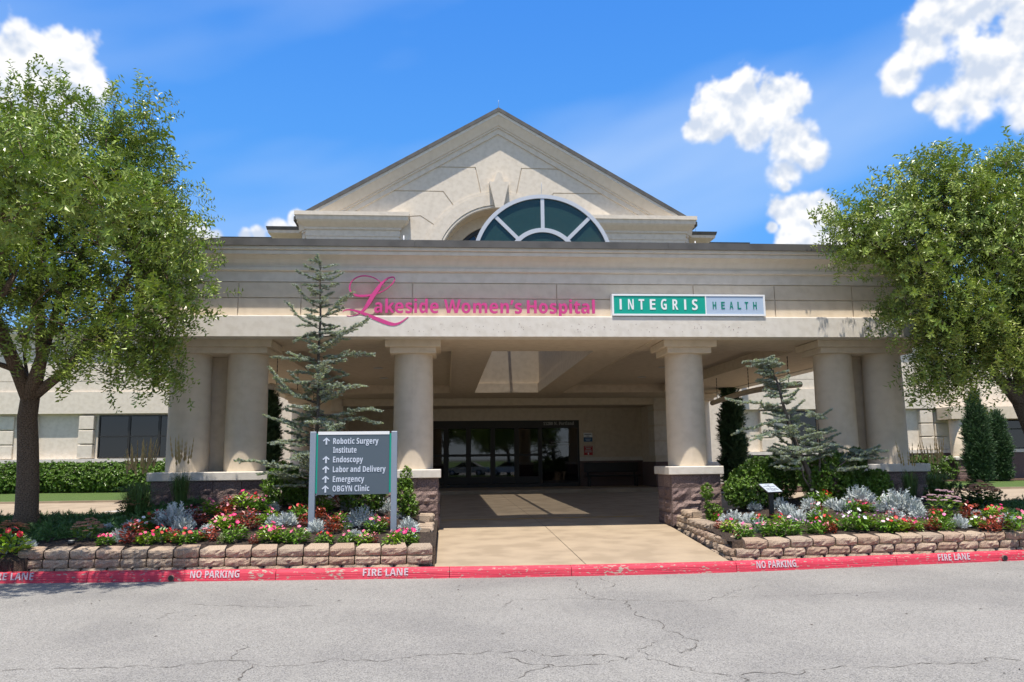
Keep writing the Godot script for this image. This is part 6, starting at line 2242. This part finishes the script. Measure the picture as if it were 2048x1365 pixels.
# ------------------------------------------------------------------ small things
func build_small_things() -> void:
	# recessed ceiling lights, unlit
	for q in [[-2.05, 20.9], [-2.0, 23.7], [-2.05, 26.6], [6.55, 20.9], [6.55, 23.6], [6.6, 26.5]]:
		var o := thing("ceiling_light", "round recessed ceiling light, unlit, in the %s recessed ceiling field" % ("cedar side" if q[0] < 0 else "plaque side"), "ceiling light", Vector3(q[0], 4.37, -q[1]), 0.0, "recessed canopy lights")
		var ring := round_st()
		lathe(ring, 0, 0, [[0.0, 0.0], [0.13, 0.0], [0.15, -0.012], [0.12, -0.012], [0.11, 0.0]], 20)
		part("trim_ring", done(ring), M.alu, o)
		var lens := round_st()
		lathe(lens, 0, 0, [[0.11, -0.006], [0.06, -0.012], [0.0, -0.014]], 16)
		part("lens", done(lens), M.lens, o)
	# clearance bars on chains at the open sides
	for q in [[8.32, "plaque"], [-3.9, "cedar"]]:
		var o := thing("clearance_bar", "brown clearance bar hung on chains at the %s side of the canopy" % q[1], "clearance bar", Vector3(q[0], 3.38, -21.4))
		var pts := []
		var rad := []
		for i in 13:
			var e := i / 12.0
			pts.append(Vector3(0, 0.10 * sin(PI * e) - 0.05, lerpf(3.2, -3.1, e)))
			rad.append(0.075)
		var bar := round_st()
		tube(bar, pts, rad, 12)
		part("bar", done(bar), M.stucco, o)
		for z in [-2.6, 0.0, 2.6]:
			var ch := flat()
			var y := 0.06
			var k := 0
			while y < 0.70:
				tube(ch, [Vector3(0, y, z), Vector3(0, y + 0.05, z)], [0.012 if k % 2 == 0 else 0.007, 0.012 if k % 2 == 0 else 0.007], 5)
				y += 0.048
				k += 1
			part("chain", done(ch), M.black, o)
	# bench and bin in the shade beside the doors
	var b := thing("bench", "long dark bench against the entrance wall beside the notices", "bench", Vector3(7.0, 0.5, -33.75))
	for q in [["seat", -1.15, 1.15, 0.40, 0.46, -0.25, 0.28], ["backrest", -1.15, 1.15, 0.58, 0.98, -0.32, -0.26]]:
		var s := flat()
		soft_box(s, Vector3(q[1], q[3], q[5]), Vector3(q[2], q[4], q[6]), 0.015)
		part(q[0], done(s), M.bench, b)
	for lx in [-1.0, 1.0]:
		for lz in [-0.2, 0.22]:
			part("leg", box_mesh(lx - 0.03, lx + 0.03, 0.0, 0.40, -lz - 0.03, -lz + 0.03), M.bench, b)
		part("back_post", box_mesh(lx - 0.03, lx + 0.03, 0.46, 0.6, 0.26, 0.31), M.bench, b)
	# framed notices
	var blank := thing("wall_panel", "blank square stucco panel above the blue notice", "panel", Vector3(6.07, 3.09, -34.2))
	var s1 := flat()
	soft_box(s1, Vector3(-0.29, -0.25, 0), Vector3(0.29, 0.25, 0.04), 0.01)
	part("face", done(s1), M.stucco, blank)
	for q in [["blue and white notice in a frame on the entrance wall", 2.56, 0], ["red notice with white lines and a down arrow on the entrance wall", 2.0, 1]]:
		var n := thing("wall_notice", q[0], "notice", Vector3(6.07, q[1], -34.2))
		var fs := flat()
		soft_box(fs, Vector3(-0.29, -0.27, 0), Vector3(0.29, 0.26, 0.04), 0.01)
		part("frame", done(fs), M.stucco, n)
		if q[2] == 0:
			part("upper_field", box_mesh(-0.19, 0.19, 0.0, 0.19, -0.045, -0.04), M.white, n)
			part("lower_field", box_mesh(-0.19, 0.19, -0.19, 0.0, -0.045, -0.04), M.blue_notice, n)
			for ln in [[0.12, 0.30], [0.05, 0.12]]:
				part("text_line", box_mesh(-ln[1] * 0.5, ln[1] * 0.5, ln[0] - 0.014, ln[0] + 0.014, -0.048, -0.045), M.ink, n)
			for ln in [[-0.08, 0.26], [-0.13, 0.18]]:
				part("text_line", box_mesh(-ln[1] * 0.5, ln[1] * 0.5, ln[0] - 0.014, ln[0] + 0.014, -0.048, -0.045), M.pale_blue, n)
		else:
			part("red_field", box_mesh(-0.19, 0.19, -0.2, 0.19, -0.045, -0.04), M.red_notice, n)
			for ln in [[0.15, 0.30], [0.08, 0.20], [0.01, 0.28], [-0.06, 0.32]]:
				part("text_line", box_mesh(-ln[1] * 0.5, ln[1] * 0.5, ln[0] - 0.017, ln[0] + 0.017, -0.048, -0.045), M.dim_letter, n)
			var ar := flat()
			slab(ar, PackedVector2Array([Vector2(-0.022, -0.10), Vector2(0.022, -0.10), Vector2(0.022, -0.14), Vector2(0.05, -0.14), Vector2(0, -0.185), Vector2(-0.05, -0.14), Vector2(-0.022, -0.14)]), -0.048, -0.045)
			part("arrow", done(ar), M.white, n)
	# thin rods on the roofs
	for q in [[2.23, 7.74, 17.95, 0.36, 0.006, "thin lightning rod on the crown of the fan light"], [-1.0, 5.95, 18.5, 0.98, 0.018, "white vent pipe on the canopy roof before the gable cornice"], [6.05, 5.95, 18.5, 0.92, 0.018, "white vent pipe on the canopy roof beyond the fan light"], [X0, 16.22, 31.6, 0.35, 0.008, "thin lightning rod on the gable apex"], [-6.4, 11.54, 33.8, 0.5, 0.008, "thin lightning rod on the stepped roof of the cedar side"], [11.1, 11.54, 33.8, 0.5, 0.008, "thin lightning rod on the stepped roof of the plaque side"]]:
		var o := thing("vent_pipe" if "pipe" in q[5] else "lightning_rod", q[5], "pipe" if "pipe" in q[5] else "lightning rod", Vector3(q[0], q[1], -q[2]))
		var s := round_st()
		tube(s, [Vector3(0, -0.45 if "pipe" in q[5] else 0.0, 0), Vector3(0, q[3] * 0.9, 0), Vector3(0, q[3], 0)], [q[4], q[4], q[4] * 0.4], 8)
		part("rod", done(s), M.white if "pipe" in q[5] else M.alu, o)
		var f := flat()
		tube(f, [Vector3(0, -0.02, 0), Vector3(0, 0.02, 0)], [q[4] * 3.0, q[4] * 2.0], 8)
		part("foot", done(f), M.alu, o)
	# small black garden light
	var gl := thing("garden_light", "small black garden spotlight in the soil behind the block wall", "garden light", Vector3(-5.62, bed_h(-5.62, 12.85), -12.85))
	var gs := round_st()
	lathe(gs, 0, 0, [[0.0, 0.07], [0.045, 0.075], [0.05, 0.02], [0.03, 0.0], [0.02, -0.05]], 14)
	part("housing", done(gs), M.black, gl)
	var gg := round_st()
	lathe(gg, 0, 0, [[0.042, 0.076], [0.0, 0.079]], 14)
	part("lens", done(gg), M.lens, gl)


# ------------------------------------------------------------------ what the glass doors mirror: the car park across the street
func build_across_the_street() -> void:
	var first: Node3D = get_node("elm_tree")
	var k := 0
	for q in [[-17.0, 15.0, 1.1, 0.4], [-9.5, 19.0, 1.25, 2.0], [-1.0, 24.0, 1.35, 3.3], [5.5, 15.5, 1.05, 4.4], [11.0, 21.0, 1.3, 5.2], [18.5, 15.0, 1.15, 1.1], [26.0, 22.0, 1.3, 2.7]]:
		var t: Node3D = first.duplicate()
		t.name = numbered("elm_tree")
		add_child(t)
		t.position = Vector3(q[0] + 1.0, 0.0, q[1])
		t.rotation.y = q[3]
		t.scale = Vector3.ONE * q[2]
		tag(t, ["shade tree in the car park across the street mirrored in the doors", "shade tree by the parked silver car across the street", "tall shade tree far back in the car park across the street", "shade tree by the parked white car across the street", "tall shade tree behind the parked white car across the street", "shade tree at the car park edge beyond the white car", "broad shade tree at the far corner of the car park"][k], "tree", "trees across the street")
		k += 1
	setting("verge", box_mesh(-45, 45, -0.05, 0.13, -12.5, -10.2), M.lawn, "narrow grass verge between the street and the car park")
	for c in [[2.2, 13.6, 0.25, plain(lin(0.45, 0.47, 0.49), 0.25, 0.5), "silver"], [6.6, 13.9, 0.2, plain(lin(0.75, 0.75, 0.75), 0.3), "white"], [-4.0, 13.4, 0.3, plain(lin(0.05, 0.055, 0.065), 0.25, 0.3), "dark grey"]]:
		car(Vector3(c[0], 0.004, c[1] + 1.6), c[2], c[3], "%s saloon car parked across the street before the doors" % c[4])


func car(at: Vector3, turn: float, paint: Material, label: String) -> void:
	var t := thing("parked_car", label, "car", at, turn, "cars parked across the street")
	var side := [[-2.25, 0.35], [-2.28, 0.62], [-2.1, 0.80], [-1.25, 0.92], [1.35, 0.95], [2.1, 0.88], [2.28, 0.7], [2.25, 0.35]]
	var cab := [[-1.2, 0.92], [-0.45, 1.38], [0.65, 1.42], [1.5, 0.95]]
	for sh in [[side, 0.88, "body"], [cab, 0.74, "cabin"]]:
		var s := flat()
		var pl := PackedVector2Array()
		for p in sh[0]:
			pl.append(Vector2(p[0], p[1]))
		slab(s, pl, -sh[1], sh[1])
		part(sh[2], done(s), paint if sh[2] == "body" else M.glass_dark, t)
	var rf := flat()
	box(rf, Vector3(-0.42, 1.40, -0.7), Vector3(0.62, 1.445, 0.7))
	part("roof", done(rf), paint, t)
	for x in [-1.4, 1.4]:
		for z in [-0.82, 0.82]:
			var w := round_st()
			tube(w, [Vector3(x, 0.33, z - 0.1), Vector3(x, 0.33, z + 0.1)], [0.33, 0.33], 18)
			var wheel := part("wheel", done(w), M.black, t)
			var rm := round_st()
			tube(rm, [Vector3(x, 0.33, z - 0.105), Vector3(x, 0.33, z + 0.105)], [0.19, 0.19], 12)
			part("rim", done(rm), M.alu, wheel)
	for z in [-0.6, 0.6]:
		part("headlight", box_mesh(-2.29, -2.2, 0.62, 0.74, -z - 0.2, -z + 0.2), M.lens, t)
